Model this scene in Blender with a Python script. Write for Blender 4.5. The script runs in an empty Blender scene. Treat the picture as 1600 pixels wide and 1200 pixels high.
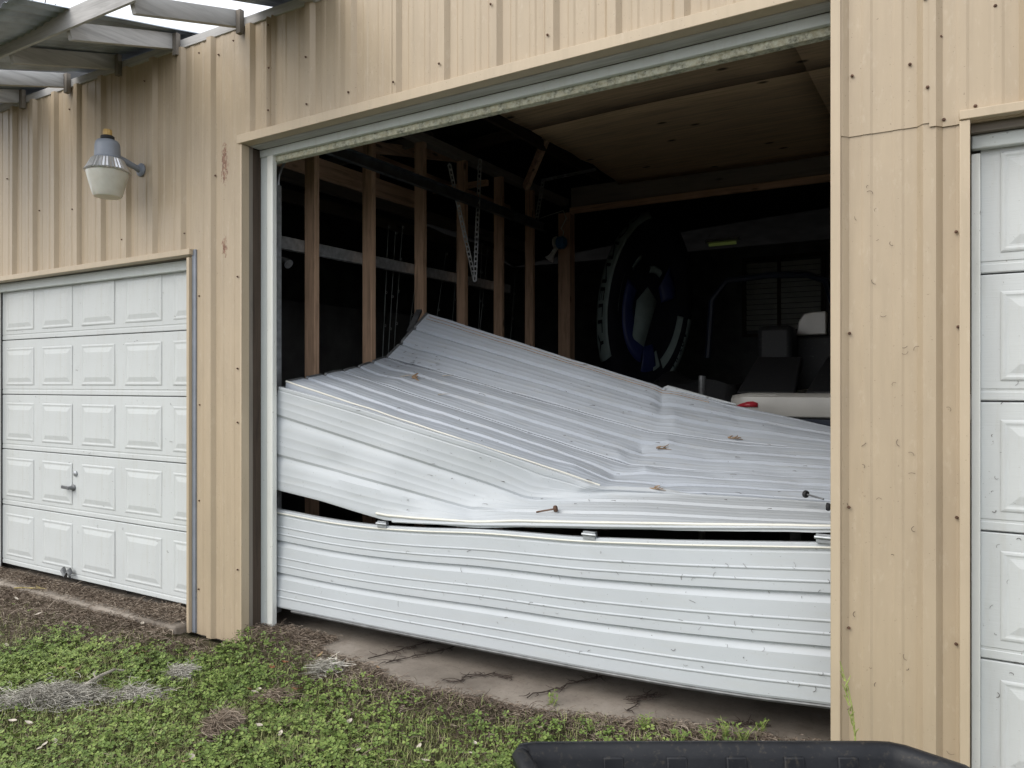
import bpy, math, random
import numpy as np
from mathutils import Matrix, Vector, noise as mnoise

random.seed(7)
rng = np.random.default_rng(7)
S = bpy.context.scene
C = S.collection
PI = math.pi

# ------------------------------------------------------------------ camera, sky, sun, exposure
F, YAW, EYE = 1202.0, math.atan(1202.0 / 2018.0), 1.55
cam = bpy.data.objects.new('camera', bpy.data.cameras.new('camera'))
C.objects.link(cam)
cam.location = (0, 0, EYE)
cam.rotation_euler = (PI / 2, 0, YAW)
cam.data.sensor_width = 36
cam.data.lens = F / 1600 * 36
cam.data.clip_start = 0.05
cam.data.clip_end = 400
S.camera = cam

SUN_EL, SUN_AZ = math.radians(42), math.radians(205)      # azimuth clockwise from +Y: behind and left of the camera
world = bpy.data.worlds.new('World')
S.world = world
world.use_nodes = True
nt = world.node_tree
bg = nt.nodes['Background']
sky = nt.nodes.new('ShaderNodeTexSky')
sky.sky_type = 'NISHITA'
sky.sun_disc = False
sky.sun_elevation = SUN_EL
sky.sun_rotation = SUN_AZ
sky.dust_density = 4.0
sky.air_density = 1.0
sky.ozone_density = 1.0
tc = nt.nodes.new('ShaderNodeTexCoord')
cn = nt.nodes.new('ShaderNodeTexNoise')
cn.inputs['Scale'].default_value = 2.2
cn.inputs['Detail'].default_value = 6
cr = nt.nodes.new('ShaderNodeValToRGB')
cr.color_ramp.elements[0].position = 0.30
cr.color_ramp.elements[0].color = (0.6, 0.6, 0.6, 1)
cr.color_ramp.elements[1].position = 0.62
cr.color_ramp.elements[1].color = (1, 1, 1, 1)
mixw = nt.nodes.new('ShaderNodeMixRGB')
mixw.inputs['Color2'].default_value = (9.6, 9.9, 10.4, 1)     # thin bright cloud over the blue
nt.links.new(tc.outputs['Generated'], cn.inputs['Vector'])
nt.links.new(cn.outputs['Fac'], cr.inputs['Fac'])
nt.links.new(cr.outputs['Color'], mixw.inputs['Fac'])
nt.links.new(sky.outputs['Color'], mixw.inputs['Color1'])
nt.links.new(mixw.outputs['Color'], bg.inputs['Color'])
bg.inputs['Strength'].default_value = 0.11

sun = bpy.data.objects.new('sun', bpy.data.lights.new('sun', 'SUN'))
C.objects.link(sun)
sun.data.energy = 1.1
sun.data.angle = math.radians(40)
sun.data.color = (1.0, 0.95, 0.87)
sd = Vector((math.sin(SUN_AZ) * math.cos(SUN_EL), math.cos(SUN_AZ) * math.cos(SUN_EL), math.sin(SUN_EL)))
sun.rotation_euler = sd.to_track_quat('Z', 'Y').to_euler()
sun.location = sd * 30

S.view_settings.view_transform = 'Standard'
S.view_settings.look = 'None'
S.view_settings.exposure = 0.56
S.view_settings.gamma = 1.0
S.view_settings.use_curve_mapping = False
S.render.engine = 'CYCLES'

# ------------------------------------------------------------------ survey helpers: photo measurements -> metres
CA, SA = math.cos(YAW), math.sin(YAW)
def ray(u, v):
    a, b = (u - 800) / F, (601 - v) / F
    return Vector((CA * a - SA, SA * a + CA, b))
def at(u, v, Y):
    r = ray(u, v); k = Y / r.y
    return Vector((r.x * k, Y, EYE + r.z * k))
def atx(u, v, X):
    r = ray(u, v); k = X / r.x
    return Vector((X, r.y * k, EYE + r.z * k))
def atz(u, v, z):
    r = ray(u, v); k = (z - EYE) / r.z
    return Vector((r.x * k, r.y * k, z))

# ------------------------------------------------------------------ materials
class NB:
    def __init__(s, name):
        s.m = bpy.data.materials.new(name); s.m.use_nodes = True
        s.t = s.m.node_tree; s.b = s.t.nodes['Principled BSDF']
    def n(s, kind, **kw):
        x = s.t.nodes.new(kind)
        for k, v in kw.items():
            if k in x.inputs: x.inputs[k].default_value = v
            else: setattr(x, k, v)
        return x
    def l(s, a, b): s.t.links.new(a, b)
    def coord(s, scale=(1, 1, 1), src='Object', rot=(0, 0, 0)):
        c = s.n('ShaderNodeTexCoord'); m = s.n('ShaderNodeMapping')
        m.inputs['Scale'].default_value = scale; m.inputs['Rotation'].default_value = rot
        s.l(c.outputs[src], m.inputs['Vector']); return m.outputs['Vector']
    def noise(s, vec, scale=5, detail=4, rough=0.55, dist=0.0):
        x = s.n('ShaderNodeTexNoise', Scale=scale, Detail=detail, Roughness=rough, Distortion=dist)
        s.l(vec, x.inputs['Vector']); return x.outputs['Fac']
    def ramp(s, fac, stops):
        r = s.n('ShaderNodeValToRGB'); e = r.color_ramp.elements
        while len(e) < len(stops): e.new(0.5)
        for el, (p, c) in zip(e, stops):
            el.position = p
            el.color = (*c, 1) if isinstance(c, tuple) else (c, c, c, 1)
        s.l(fac, r.inputs['Fac']); return r.outputs['Color']
    def mix(s, fac, a, b, blend='MIX'):
        x = s.n('ShaderNodeMixRGB', blend_type=blend)
        for i, v in ((0, fac), (1, a), (2, b)):
            if isinstance(v, (int, float)): x.inputs[i].default_value = v if i == 0 else (v, v, v, 1)
            elif isinstance(v, tuple): x.inputs[i].default_value = (*v, 1)
            else: s.l(v, x.inputs[i])
        return x.outputs['Color']
    def math(s, op, a, b=0.0):
        x = s.n('ShaderNodeMath', operation=op)
        for i, v in ((0, a), (1, b)):
            if isinstance(v, (int, float)): x.inputs[i].default_value = v
            else: s.l(v, x.inputs[i])
        return x.outputs['Value']
    def color(s, c):
        if isinstance(c, tuple): s.b.inputs['Base Color'].default_value = (*c, 1)
        else: s.l(c, s.b.inputs['Base Color'])
    def bump(s, h, strength=0.2, dist=0.01):
        x = s.n('ShaderNodeBump', Strength=strength, Distance=dist)
        s.l(h, x.inputs['Height']); s.l(x.outputs['Normal'], s.b.inputs['Normal'])
    def set(s, rough=0.5, metal=0.0, spec=0.5):
        s.b.inputs['Roughness'].default_value = rough
        s.b.inputs['Metallic'].default_value = metal
        s.b.inputs['Specular IOR Level'].default_value = spec
        return s.m

def plain(name, c, rough=0.5, metal=0.0, var=0.25, scale=8, bump=0.0, spec=0.5):
    k = NB(name); v = k.coord()
    f = k.noise(v, scale, 5)
    lo = tuple(x * (1 - var) for x in c); hi = tuple(min(1, x * (1 + var)) for x in c)
    k.color(k.ramp(f, [(0.3, lo), (0.7, hi)]))
    if bump: k.bump(k.noise(v, scale * 6, 4), bump, 0.004)
    return k.set(rough, metal, spec)

def tan_paint(name, base, rust=False, src='Object'):
    k = NB(name)
    v = k.coord(src=src)
    vs = k.coord((7, 7, 0.8), src=src)
    streak = k.noise(vs, 3.0, 6, 0.6)
    blot = k.noise(v, 2.2, 5, 0.6)
    c = k.ramp(streak, [(0.25, tuple(x * 0.92 for x in base)), (0.5, base), (0.75, tuple(min(1, x * 1.05) for x in base))])
    c = k.mix(k.ramp(blot, [(0.45, 0.0), (0.75, 0.30)]), c, (base[0] * 0.80, base[1] * 0.80, base[2] * 0.84))
    chalk = k.noise(k.coord((1, 1, 0.35), src=src), 34, 6, 0.7)
    c = k.mix(k.ramp(chalk, [(0.57, 0.0), (0.70, 0.24)]), c, (0.60, 0.52, 0.41))
    sp = k.noise(v, 120, 2, 0.5)
    c = k.mix(k.ramp(sp, [(0.70, 0.0), (0.76, 0.55)]), c, (0.12, 0.09, 0.06))
    if rust:
        sx = k.n('ShaderNodeSeparateXYZ'); k.l(k.coord(src=src), sx.inputs[0])
        def band(xc, zc, wx, wz):
            dx = k.math('DIVIDE', k.math('ABSOLUTE', k.math('SUBTRACT', sx.outputs['X'], xc)), wx)
            dz = k.math('DIVIDE', k.math('ABSOLUTE', k.math('SUBTRACT', sx.outputs['Z'], zc)), wz)
            return k.math('SUBTRACT', 1.0, k.math('ADD', k.math('MULTIPLY', dx, dx), k.math('MULTIPLY', dz, dz)))
        p1, p2 = at(352, 258, 3.4), at(352, 388, 3.4)
        m = k.math('MAXIMUM', band(p1.x, p1.z, 0.045, 0.19), band(p2.x, p2.z, 0.035, 0.085))
        nz = k.noise(k.coord((1.5, 1.5, 0.8), src=src), 48, 6, 0.75)
        m = k.math('ADD', k.math('MULTIPLY', m, 0.22), nz)
        c = k.mix(k.ramp(m, [(0.63, 0.0), (0.69, 1.0)]), c, k.ramp(k.noise(v, 90, 4), [(0.3, (0.12, 0.055, 0.03)), (0.7, (0.30, 0.16, 0.10))]))
    k.color(c)
    k.bump(k.noise(v, 3.0, 2), 0.05, 0.05)
    return k.set(0.42, 0.0, 0.4)

TAN = (0.435, 0.350, 0.246)
M = {}
M['tan'] = tan_paint('tan_metal_paint', TAN)
M['tan_rust'] = tan_paint('tan_metal_paint_rusting', TAN, rust=True)
M['tan_trim'] = tan_paint('tan_trim_paint', (0.49, 0.40, 0.285))

def white_door(name, dirty=0.35, base=(0.74, 0.76, 0.76), grain=False):
    k = NB(name)
    v = k.coord(src='Object')
    c = k.ramp(k.noise(v, 1.7, 6, 0.6), [(0.3, tuple(x * 0.93 for x in base)), (0.65, base)])
    gr = k.noise(k.coord((6, 6, 0.7) if grain else (0.7, 6, 6)), 4, 6, 0.65)
    c = k.mix(k.ramp(gr, [(0.52, 0.0), (0.78, dirty)]), c, (0.44, 0.43, 0.37))
    sp = k.noise(v, 75, 3, 0.6)
    c = k.mix(k.ramp(sp, [(0.69, 0.0), (0.745, 0.75)]), c, (0.10, 0.085, 0.06))
    k.color(c)
    if grain:
        k.bump(k.noise(k.coord((2.5, 2.5, 60)), 3, 5, 0.7), 0.22, 0.004)
    else:
        k.bump(k.noise(v, 4, 3), 0.12, 0.02)
    return k.set(0.5, 0.0, 0.35)
M['door_panel'] = white_door('white_embossed_door_paint', 0.34, (0.58, 0.605, 0.605), True)
M['door_rib'] = white_door('white_ribbed_door_paint', 0.20, (0.50, 0.53, 0.555))
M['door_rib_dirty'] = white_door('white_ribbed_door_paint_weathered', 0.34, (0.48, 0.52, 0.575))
M['door_edge'] = white_door('yellowed_white_edge', 0.4, (0.74, 0.73, 0.66))
M['jamb_white'] = white_door('white_jamb_paint', 0.3, (0.80, 0.81, 0.77), True)
M['jamb_grey'] = white_door('greyed_jamb_paint', 0.35, (0.60, 0.64, 0.63), True)

def mossy():
    k = NB('mossy_white_head_trim'); v = k.coord()
    c = k.ramp(k.noise(v, 3, 4), [(0.3, (0.55, 0.56, 0.47)), (0.7, (0.66, 0.66, 0.55))])
    f = k.noise(v, 42, 6, 0.75)
    c = k.mix(k.ramp(f, [(0.40, 0.0), (0.60, 0.85)]), c, k.ramp(k.noise(v, 20, 4), [(0.36, (0.07, 0.07, 0.045)), (0.58, (0.46, 0.42, 0.28))]))
    k.color(c); k.bump(f, 0.5, 0.006)
    return k.set(0.85)
M['mossy'] = mossy()

def wood(name, base, axis, dark=0.45, knots=True, grey=0.0):
    k = NB(name)
    sc = {'x': (0.9, 14, 14), 'y': (14, 0.9, 14), 'z': (14, 14, 0.9)}[axis]
    v = k.coord(sc)
    f = k.noise(v, 2.2, 8, 0.65, 0.6)
    c = k.ramp(f, [(0.28, tuple(x * dark for x in base)), (0.5, base), (0.75, tuple(min(1, x * 1.25) for x in base))])
    big = k.noise(k.coord(), 2.4, 3)
    c = k.mix(k.ramp(big, [(0.35, 0.0), (0.7, 0.4)]), c, tuple(x * 0.6 for x in base))
    if grey: c = k.mix(grey, c, (0.30, 0.30, 0.29))
    if knots:
        ks = {'x': (0.9, 3, 3), 'y': (3, 0.9, 3), 'z': (3, 3, 0.9)}[axis]
        vo = k.n('ShaderNodeTexVoronoi', Scale=2.6); k.l(k.coord(ks), vo.inputs['Vector'])
        c = k.mix(k.ramp(vo.outputs['Distance'], [(0.07, 0.85), (0.15, 0.0)]), c, tuple(x * 0.22 for x in base))
    k.color(c); k.bump(f, 0.3, 0.004)
    return k.set(0.8, 0, 0.25)
for a in 'xyz':
    M['stud_' + a] = wood('pine_framing_' + a, (0.52, 0.345, 0.235), a)
    M['old_' + a] = wood('weathered_wood_' + a, (0.20, 0.165, 0.13), a, 0.4, True, 0.25)
    M['silver_' + a] = wood('silvered_wood_' + a, (0.52, 0.51, 0.50), a, 0.55, False, 0.2)
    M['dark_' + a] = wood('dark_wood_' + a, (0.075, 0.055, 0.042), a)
M['ply'] = wood('plywood', (0.25, 0.185, 0.12), 'x', 0.72, False)
def plyknots():
    k = NB('plywood_with_knots'); b = (0.66, 0.47, 0.29)
    f = k.noise(k.coord((0.5, 7, 7)), 2.4, 8, 0.6, 1.6)
    c = k.ramp(f, [(0.3, tuple(x * 0.66 for x in b)), (0.55, b), (0.8, tuple(x * 1.18 for x in b))])
    vo = k.n('ShaderNodeTexVoronoi', voronoi_dimensions='2D', Scale=1.5); k.l(k.coord((0.6, 1.1, 0)), vo.inputs['Vector'])
    c = k.mix(k.ramp(vo.outputs['Distance'], [(0.022, 0.9), (0.05, 0.0)]), c, (0.03, 0.02, 0.014))
    k.color(c); k.bump(f, 0.15, 0.003)
    return k.set(0.75, 0, 0.3)
M['ply'] = plyknots()

M['galv'] = plain('galvanised_steel', (0.42, 0.44, 0.46), 0.45, 0.7, 0.25, 20, 0.05)
M['steel_grey'] = plain('dull_grey_steel', (0.16, 0.165, 0.17), 0.5, 0.5, 0.35, 14, 0.05)
M['hanger'] = plain('hanger_steel', (0.26, 0.27, 0.28), 0.5, 0.5, 0.25, 20)
M['track'] = plain('track_steel', (0.10, 0.11, 0.12), 0.45, 0.6, 0.3, 12)
M['rusty'] = plain('rusty_steel', (0.13, 0.075, 0.05), 0.75, 0.4, 0.5, 40, 0.2)
M['lamp_grey'] = plain('lamp_housing_paint', (0.24, 0.265, 0.31), 0.5, 0.2, 0.12, 9, 0.05)
M['lamp_reflector'] = plain('bare_aluminium', (0.72, 0.73, 0.75), 0.28, 0.85, 0.12, 20)
M['brass'] = plain('amber_cap', (0.46, 0.30, 0.10), 0.4, 0.1, 0.2, 20)
M['black_rubber'] = plain('black_rubber', (0.015, 0.015, 0.016), 0.7, 0, 0.3, 20, 0.1)
def tubplastic():
    k = NB('black_tub_plastic'); v = k.coord()
    c = k.ramp(k.noise(v, 7, 6, 0.65), [(0.35, (0.006, 0.007, 0.010)), (0.75, (0.018, 0.019, 0.022))])
    c = k.mix(k.ramp(k.noise(v, 50, 5, 0.7), [(0.56, 0.0), (0.72, 0.35)]), c, (0.12, 0.10, 0.07))
    k.color(c); k.bump(k.noise(v, 90, 3), 0.15, 0.002)
    return k.set(0.5, 0, 0.3)
M['tub'] = tubplastic()
M['roof_metal'] = plain('galvanised_roof_sheet', (0.36, 0.40, 0.45), 0.5, 0.2, 0.35, 4, 0.05)
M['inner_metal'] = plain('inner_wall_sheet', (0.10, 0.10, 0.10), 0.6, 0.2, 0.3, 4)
M['dark_boards'] = plain('dusty_roof_deck', (0.032, 0.030, 0.028), 0.9, 0, 0.4, 4)  # very dark boarding for roof deck, eave and wall linings

def globe_mat():
    k = NB('frosted_acrylic_lens'); v = k.coord()
    k.color(k.ramp(k.noise(v, 12, 4), [(0.3, (0.56, 0.55, 0.48)), (0.7, (0.68, 0.67, 0.60))]))
    k.b.inputs['Transmission Weight'].default_value = 0.15
    k.b.inputs['Subsurface Weight'].default_value = 0.1
    return k.set(0.3, 0, 0.5)
M['globe'] = globe_mat()

def concrete():
    k = NB('stained_concrete'); v = k.coord()
    c = k.ramp(k.noise(v, 1.6, 7, 0.65), [(0.3, (0.17, 0.146, 0.122)), (0.55, (0.30, 0.262, 0.222)), (0.75, (0.40, 0.357, 0.312))])
    c = k.mix(k.ramp(k.noise(v, 7, 6, 0.7), [(0.52, 0.0), (0.72, 0.45)]), c, (0.16, 0.125, 0.10))
    c = k.mix(k.ramp(k.noise(v, 60, 5, 0.7), [(0.55, 0.0), (0.75, 0.5)]), c, (0.07, 0.055, 0.045))
    k.color(c); k.bump(k.noise(v, 45, 6, 0.7), 0.35, 0.006)
    return k.set(0.9, 0, 0.2)
M['concrete'] = concrete()
def dirt():
    k = NB('dirt_and_thatch'); v = k.coord()
    c = k.ramp(k.noise(v, 26, 8, 0.75), [(0.3, (0.035, 0.026, 0.019)), (0.5, (0.10, 0.075, 0.056)), (0.72, (0.21, 0.17, 0.13))])
    g = k.noise(v, 2.2, 5, 0.65)
    c = k.mix(k.ramp(g, [(0.42, 0.55), (0.6, 0.0)]), c, (0.04, 0.055, 0.018))
    k.color(c); k.bump(k.noise(v, 60, 8, 0.75), 0.9, 0.02)
    return k.set(0.95, 0, 0.1)
M['dirt'] = dirt()

def leafmat(name, stops, rough=0.55, trans=0.25):
    k = NB(name)
    g = k.n('ShaderNodeNewGeometry')
    pos = k.noise(k.coord(), 1.8, 4, 0.6)
    f = k.math('ADD', k.math('MULTIPLY', g.outputs['Random Per Island'], 0.6), k.math('MULTIPLY', k.math('SUBTRACT', pos, 0.3), 1.0))
    k.color(k.ramp(f, stops))
    k.b.inputs['Subsurface Weight'].default_value = 0.0
    k.b.inputs['Transmission Weight'].default_value = 0.0
    return k.set(rough, 0, 0.35)
M['clover'] = leafmat('clover_leaf', [(0.1, (0.075, 0.118, 0.028)), (0.45, (0.145, 0.215, 0.048)), (0.85, (0.25, 0.32, 0.088))])
M['blade'] = leafmat('grass_blade', [(0.1, (0.12, 0.145, 0.046)), (0.45, (0.225, 0.26, 0.085)), (0.72, (0.33, 0.335, 0.14)), (0.95, (0.52, 0.46, 0.31))])
M['straw'] = leafmat('dry_litter', [(0.1, (0.075, 0.054, 0.040)), (0.5, (0.19, 0.145, 0.108)), (0.9, (0.38, 0.32, 0.255))], 0.8)
M['moss'] = leafmat('grey_spanish_moss', [(0.1, (0.22, 0.205, 0.175)), (0.5, (0.42, 0.40, 0.35)), (0.9, (0.66, 0.63, 0.56))], 0.8)
M['moss_brown'] = leafmat('brown_dead_moss', [(0.1, (0.11, 0.08, 0.058)), (0.5, (0.24, 0.185, 0.14)), (0.9, (0.44, 0.37, 0.29))], 0.8)
M['oak_leaf'] = leafmat('oak_leaf', [(0.1, (0.030, 0.050, 0.018)), (0.6, (0.065, 0.10, 0.035)), (0.95, (0.11, 0.14, 0.06))])
M['bark'] = wood('oak_bark', (0.12, 0.10, 0.085), 'z', 0.4, False)
M['leaf_tan'] = plain('dead_leaf_tan', (0.30, 0.20, 0.12), 0.7, 0, 0.4, 25)
M['leaf_orange'] = plain('dead_leaf_orange', (0.30, 0.13, 0.06), 0.7, 0, 0.4, 25)
M['leaf_pale'] = plain('dead_leaf_pale', (0.56, 0.50, 0.42), 0.7, 0, 0.2, 25)
M['twig'] = plain('twig_bark', (0.33, 0.30, 0.255), 0.85, 0, 0.45, 30, 0.3)
M['vine'] = plain('dead_vine', (0.055, 0.040, 0.032), 0.9, 0, 0.4, 30)
M['weed'] = plain('weed_stem', (0.28, 0.33, 0.10), 0.6, 0, 0.3, 30)
M['yellow'] = plain('faded_yellow_cord', (0.30, 0.24, 0.09), 0.7, 0, 0.3, 30)
M['gel_white'] = plain('boat_gelcoat_white', (0.46, 0.45, 0.42), 0.3, 0, 0.12, 3)
M['boat_dark'] = plain('boat_dark_hull', (0.012, 0.018, 0.034), 0.3, 0, 0.3, 3)
M['vinyl_dark'] = None
def dusty():
    k = NB('dusty_black_vinyl'); v = k.coord()
    c = k.mix(k.ramp(k.noise(v, 40, 6, 0.75), [(0.60, 0.0), (0.76, 0.7)]), (0.014, 0.015, 0.017), (0.16, 0.16, 0.155))
    k.color(c); return k.set(0.6, 0, 0.4)
M['vinyl_dark'] = dusty()
M['red'] = plain('red_gelcoat', (0.42, 0.03, 0.045), 0.3, 0, 0.1, 4)
M['tube_white'] = plain('tube_panel_white', (0.20, 0.26, 0.25), 0.6, 0, 0.15, 5)
M['tube_black'] = plain('tube_panel_black', (0.007, 0.008, 0.013), 0.8, 0, 0.3, 5, 0, 0.2)
M['tube_blue'] = plain('tube_panel_blue', (0.010, 0.020, 0.10), 0.5, 0, 0.2, 5)
M['blue'] = plain('blue_plastic', (0.03, 0.15, 0.33), 0.4, 0, 0.2, 10)
M['white_plastic'] = plain('white_plastic', (0.62, 0.63, 0.60), 0.4, 0, 0.1, 10)
M['rod'] = plain('rod_blank', (0.20, 0.22, 0.22), 0.35, 0, 0.3, 10)
M['blind'] = plain('aged_blind_slat', (0.40, 0.41, 0.38), 0.6, 0, 0.15, 5)
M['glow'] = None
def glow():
    k = NB('daylight_gap_glow')
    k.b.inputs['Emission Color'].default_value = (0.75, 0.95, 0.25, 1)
    k.b.inputs['Emission Strength'].default_value = 0.02  # faint emission in place of daylight through a gap
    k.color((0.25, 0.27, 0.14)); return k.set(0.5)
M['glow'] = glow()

# ------------------------------------------------------------------ mesh building
class MB:
    def __init__(s): s.v, s.f = [], []
    def add(s, vs, fs):
        o = len(s.v); s.v += [tuple(p) for p in vs]; s.f += [tuple(i + o for i in q) for q in fs]; return s
    def box(s, x0, x1, y0, y1, z0, z1):
        vs = [(x, y, z) for z in (z0, z1) for y in (y0, y1) for x in (x0, x1)]
        return s.add(vs, [(0, 2, 3, 1), (4, 5, 7, 6), (0, 1, 5, 4), (2, 6, 7, 3), (0, 4, 6, 2), (1, 3, 7, 5)])
    def beam(s, p0, p1, w, h, up=(0, 0, 1)):
        p0, p1 = Vector(p0), Vector(p1); d = (p1 - p0).normalized()
        a = d.cross(Vector(up))
        if a.length < 1e-4: a = d.cross(Vector((0, 1, 0)))
        a.normalize(); b = a.cross(d)
        vs = [p + a * (w / 2) * i + b * (h / 2) * j for p in (p0, p1) for j in (-1, 1) for i in (-1, 1)]
        return s.add(vs, [(0, 1, 3, 2), (4, 6, 7, 5), (0, 4, 5, 1), (2, 3, 7, 6), (0, 2, 6, 4), (1, 5, 7, 3)])
    def tube(s, path, r, n=6, cap=True):
        path = [Vector(p) for p in path]; k = len(path); vs, fs = [], []
        if not hasattr(r, '__len__'): r = [r] * k
        prev = None
        for i, p in enumerate(path):
            d = (path[min(i + 1, k - 1)] - path[max(i - 1, 0)]).normalized()
            if prev is None:
                a = d.cross(Vector((0, 0, 1)))
                if a.length < 0.05: a = d.cross(Vector((0, 1, 0)))
            else: a = prev - d * prev.dot(d)
            a.normalize(); prev = a; b = d.cross(a)
            for j in range(n):
                t = 2 * PI * j / n
                vs.append(p + (a * math.cos(t) + b * math.sin(t)) * r[i])
        for i in range(k - 1):
            for j in range(n):
                fs.append((i * n + j, i * n + (j + 1) % n, (i + 1) * n + (j + 1) % n, (i + 1) * n + j))
        if cap: fs += [tuple(range(n))[::-1], tuple(range((k - 1) * n, k * n))]
        return s.add(vs, fs)
    def lathe(s, prof, o=(0, 0, 0), n=24, axis='z', flute=0.0, nf=0):
        vs, fs = [], []
        for (r, h) in prof:
            for j in range(n):
                t = 2 * PI * j / n
                rr = r * (1 + flute * (1 if (nf and (j % 2)) else 0))
                c, q = rr * math.cos(t), rr * math.sin(t)
                p = {'z': (c, q, h), 'y': (c, h, q), 'x': (h, c, q)}[axis]
                vs.append((p[0] + o[0], p[1] + o[1], p[2] + o[2]))
        for i in range(len(prof) - 1):
            for j in range(n):
                fs.append((i * n + j, i * n + (j + 1) % n, (i + 1) * n + (j + 1) % n, (i + 1) * n + j))
        fs += [tuple(range(n))[::-1], tuple(range((len(prof) - 1) * n, len(prof) * n))]
        return s.add(vs, fs)
    def grid(s, P):                       # P: array rows x cols x 3
        r, c = P.shape[:2]
        fs = [(i * c + j, i * c + j + 1, (i + 1) * c + j + 1, (i + 1) * c + j) for i in range(r - 1) for j in range(c - 1)]
        return s.add(P.reshape(-1, 3).tolist(), fs)
    def mesh(s, name, m, angle=32):
        me = bpy.data.meshes.new(name); me.from_pydata(s.v, [], s.f); me.update()
        me.materials.append(m)
        me.shade_smooth() if hasattr(me, 'shade_smooth') else None
        try: me.set_sharp_from_angle(angle=math.radians(angle))
        except Exception: pass
        return me
    def build(s, name, m, parent=None, bevel=0.0, solid=0.0, angle=32, off=-1.0):
        me = s.mesh(name, m, angle)
        if angle == 0:
            me.shade_flat()
        o = link(name, me, parent)
        if solid:
            q = o.modifiers.new('solid', 'SOLIDIFY'); q.thickness = solid; q.offset = off
        if bevel:
            q = o.modifiers.new('bevel', 'BEVEL'); q.width = bevel; q.segments = 2; q.limit_method = 'ANGLE'; q.angle_limit = math.radians(40)
        return o

ORG = {}
def link(name, me, parent=None, loc=None):
    """me holds world coordinates; the parent keeps its own origin."""
    o = bpy.data.objects.new(name, me); C.objects.link(o)
    if parent:
        o.parent = parent
        q = parent; tot = Vector((0, 0, 0))
        while q: tot += Vector(q.location); q = q.parent
        if loc is None: o.matrix_parent_inverse = Matrix.Translation(-wloc(parent))
    if loc is not None: o.location = loc
    return o
def wloc(o):
    return ORG.get(o.name, Vector((0, 0, 0)))
def thing(name, label, cat, loc=(0, 0, 0), group=None, rot=(0, 0, 0)):
    o = bpy.data.objects.new(name, None); C.objects.link(o)
    o.location = loc; o.rotation_euler = rot; o.empty_display_size = 0.1
    ORG[o.name] = Vector(loc)
    return tag(o, label, cat, group)
def tag(o, label, cat, group=None):
    o['label'] = label; o['category'] = cat; o['kind'] = 'thing'
    if group: o['group'] = group
    return o
def kind(o, k): o['kind'] = k; return o
def copy_tree(o, parent=None):
    c = o.copy(); C.objects.link(c)
    if parent: c.parent = parent
    for ch in list(o.children): copy_tree(ch, c)
    return c

# ------------------------------------------------------------------ setting: ground, slab
YW = 3.40           # outer face of the front wall
SLAB = -0.075
edge_uv = [(300, 1000), (380, 990), (440, 985), (520, 1025), (590, 1052), (650, 1075), (720, 1090), (800, 1105), (900, 1118), (1000, 1130), (1100, 1142), (1200, 1156), (1300, 1168)]
edge_xy = [atz(u, v, -0.085) for u, v in edge_uv]
EX = np.array([-20, -7.6] + [p.x for p in edge_xy][2:] + [0.5, 20])
EY = np.array([3.24, 3.24] + [p.y for p in edge_xy][2:] + [3.55, 3.55])
def edge_y(x):
    return np.interp(x, EX, EY)
def fbm(x, y, s, o=3):
    r, a = 0.0, 1.0
    for i in range(o):
        r += a * mnoise.noise(Vector((x * s, y * s, 3.1 * i))); s *= 2.1; a *= 0.5
    return r
def ground_z(x, y):
    far = math.hypot(x + 2, y - 2)
    n = fbm(x, y, 1.3) * 0.022 + fbm(x + 9, y, 6.0, 2) * 0.010
    if -4.03 < x < -0.45: e = float(edge_y(x)) + 0.05 * fbm(x, 0.3, 4.0)
    elif x <= -4.585: e = 3.272
    else: e = 3.40
    d = e - y                                  # metres in front of the slab edge
    top = SLAB + 0.004
    base = -0.155 if x < -4.03 else -0.150 + 0.045 * min(1, max(0, (x + 4.0) / 3.0))
    if x <= -4.585: base += 0.045 * max(0.0, 1 - d / 0.5)
    z0 = base - 0.012 * max(0, d)
    if d < 0: return (SLAB - 0.05 - 0.02 * min(1, -d * 4)) if -4.03 < x < -0.45 else base - 0.02
    if -4.03 < x < -0.45:
        w = max(0.0, 1 - d / 0.55)
        w = min(1.0, w * 1.25); w = w * w * (3 - 2 * w)
        z = z0 * (1 - w) + (top + 0.012) * w if d < 0.55 else z0
        if d < 0.06: z = SLAB - 0.03 + (z - SLAB + 0.03) * (d / 0.06)
    else: z = z0
    return z + n * min(1.0, max(0.15, d * 3)) if far < 14 else z0 + n
gx = np.unique(np.concatenate([np.linspace(-60, -9, 14), np.linspace(-9, 1.5, 190), np.linspace(1.5, 60, 16)]))
gy = np.unique(np.concatenate([np.linspace(-60, -1, 14), np.linspace(-1, 3.75, 110), np.linspace(3.75, 14, 6), np.linspace(14, 80, 10)]))
P = np.zeros((len(gy), len(gx), 3))
for i, y in enumerate(gy):
    for j, x in enumerate(gx):
        P[i, j] = (x, y, ground_z(x, y))
gm = MB().grid(P)
kind(gm.build('ground', M['dirt'], angle=80), 'structure')
kind(MB().box(-7.8, 5.0, 3.44, 13.2, -0.4, SLAB - 0.004).build('floor_slab', M['concrete'], bevel=0.01), 'structure')
kind(MB().box(-7.8, -4.585, 3.27, 3.437, -0.4, SLAB - 0.002).build('door_sill', M['concrete'], bevel=0.018), 'structure')
ap = MB(); xs_ap = np.linspace(-4.02, -0.47, 40)
rows_ap = [[(x, float(edge_y(x)) - 0.10, -0.4) for x in xs_ap], [(x, float(edge_y(x)) - 0.10, SLAB - 0.002) for x in xs_ap], [(x, 3.75, SLAB - 0.001) for x in xs_ap]]
kind(ap.grid(np.array(rows_ap)).build('concrete_apron', M['concrete']), 'structure')
kind(MB().box(-0.03, 3.0, 3.2, 3.437, -0.4, SLAB - 0.002).build('door_sill', M['concrete'], bevel=0.018), 'structure')

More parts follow.
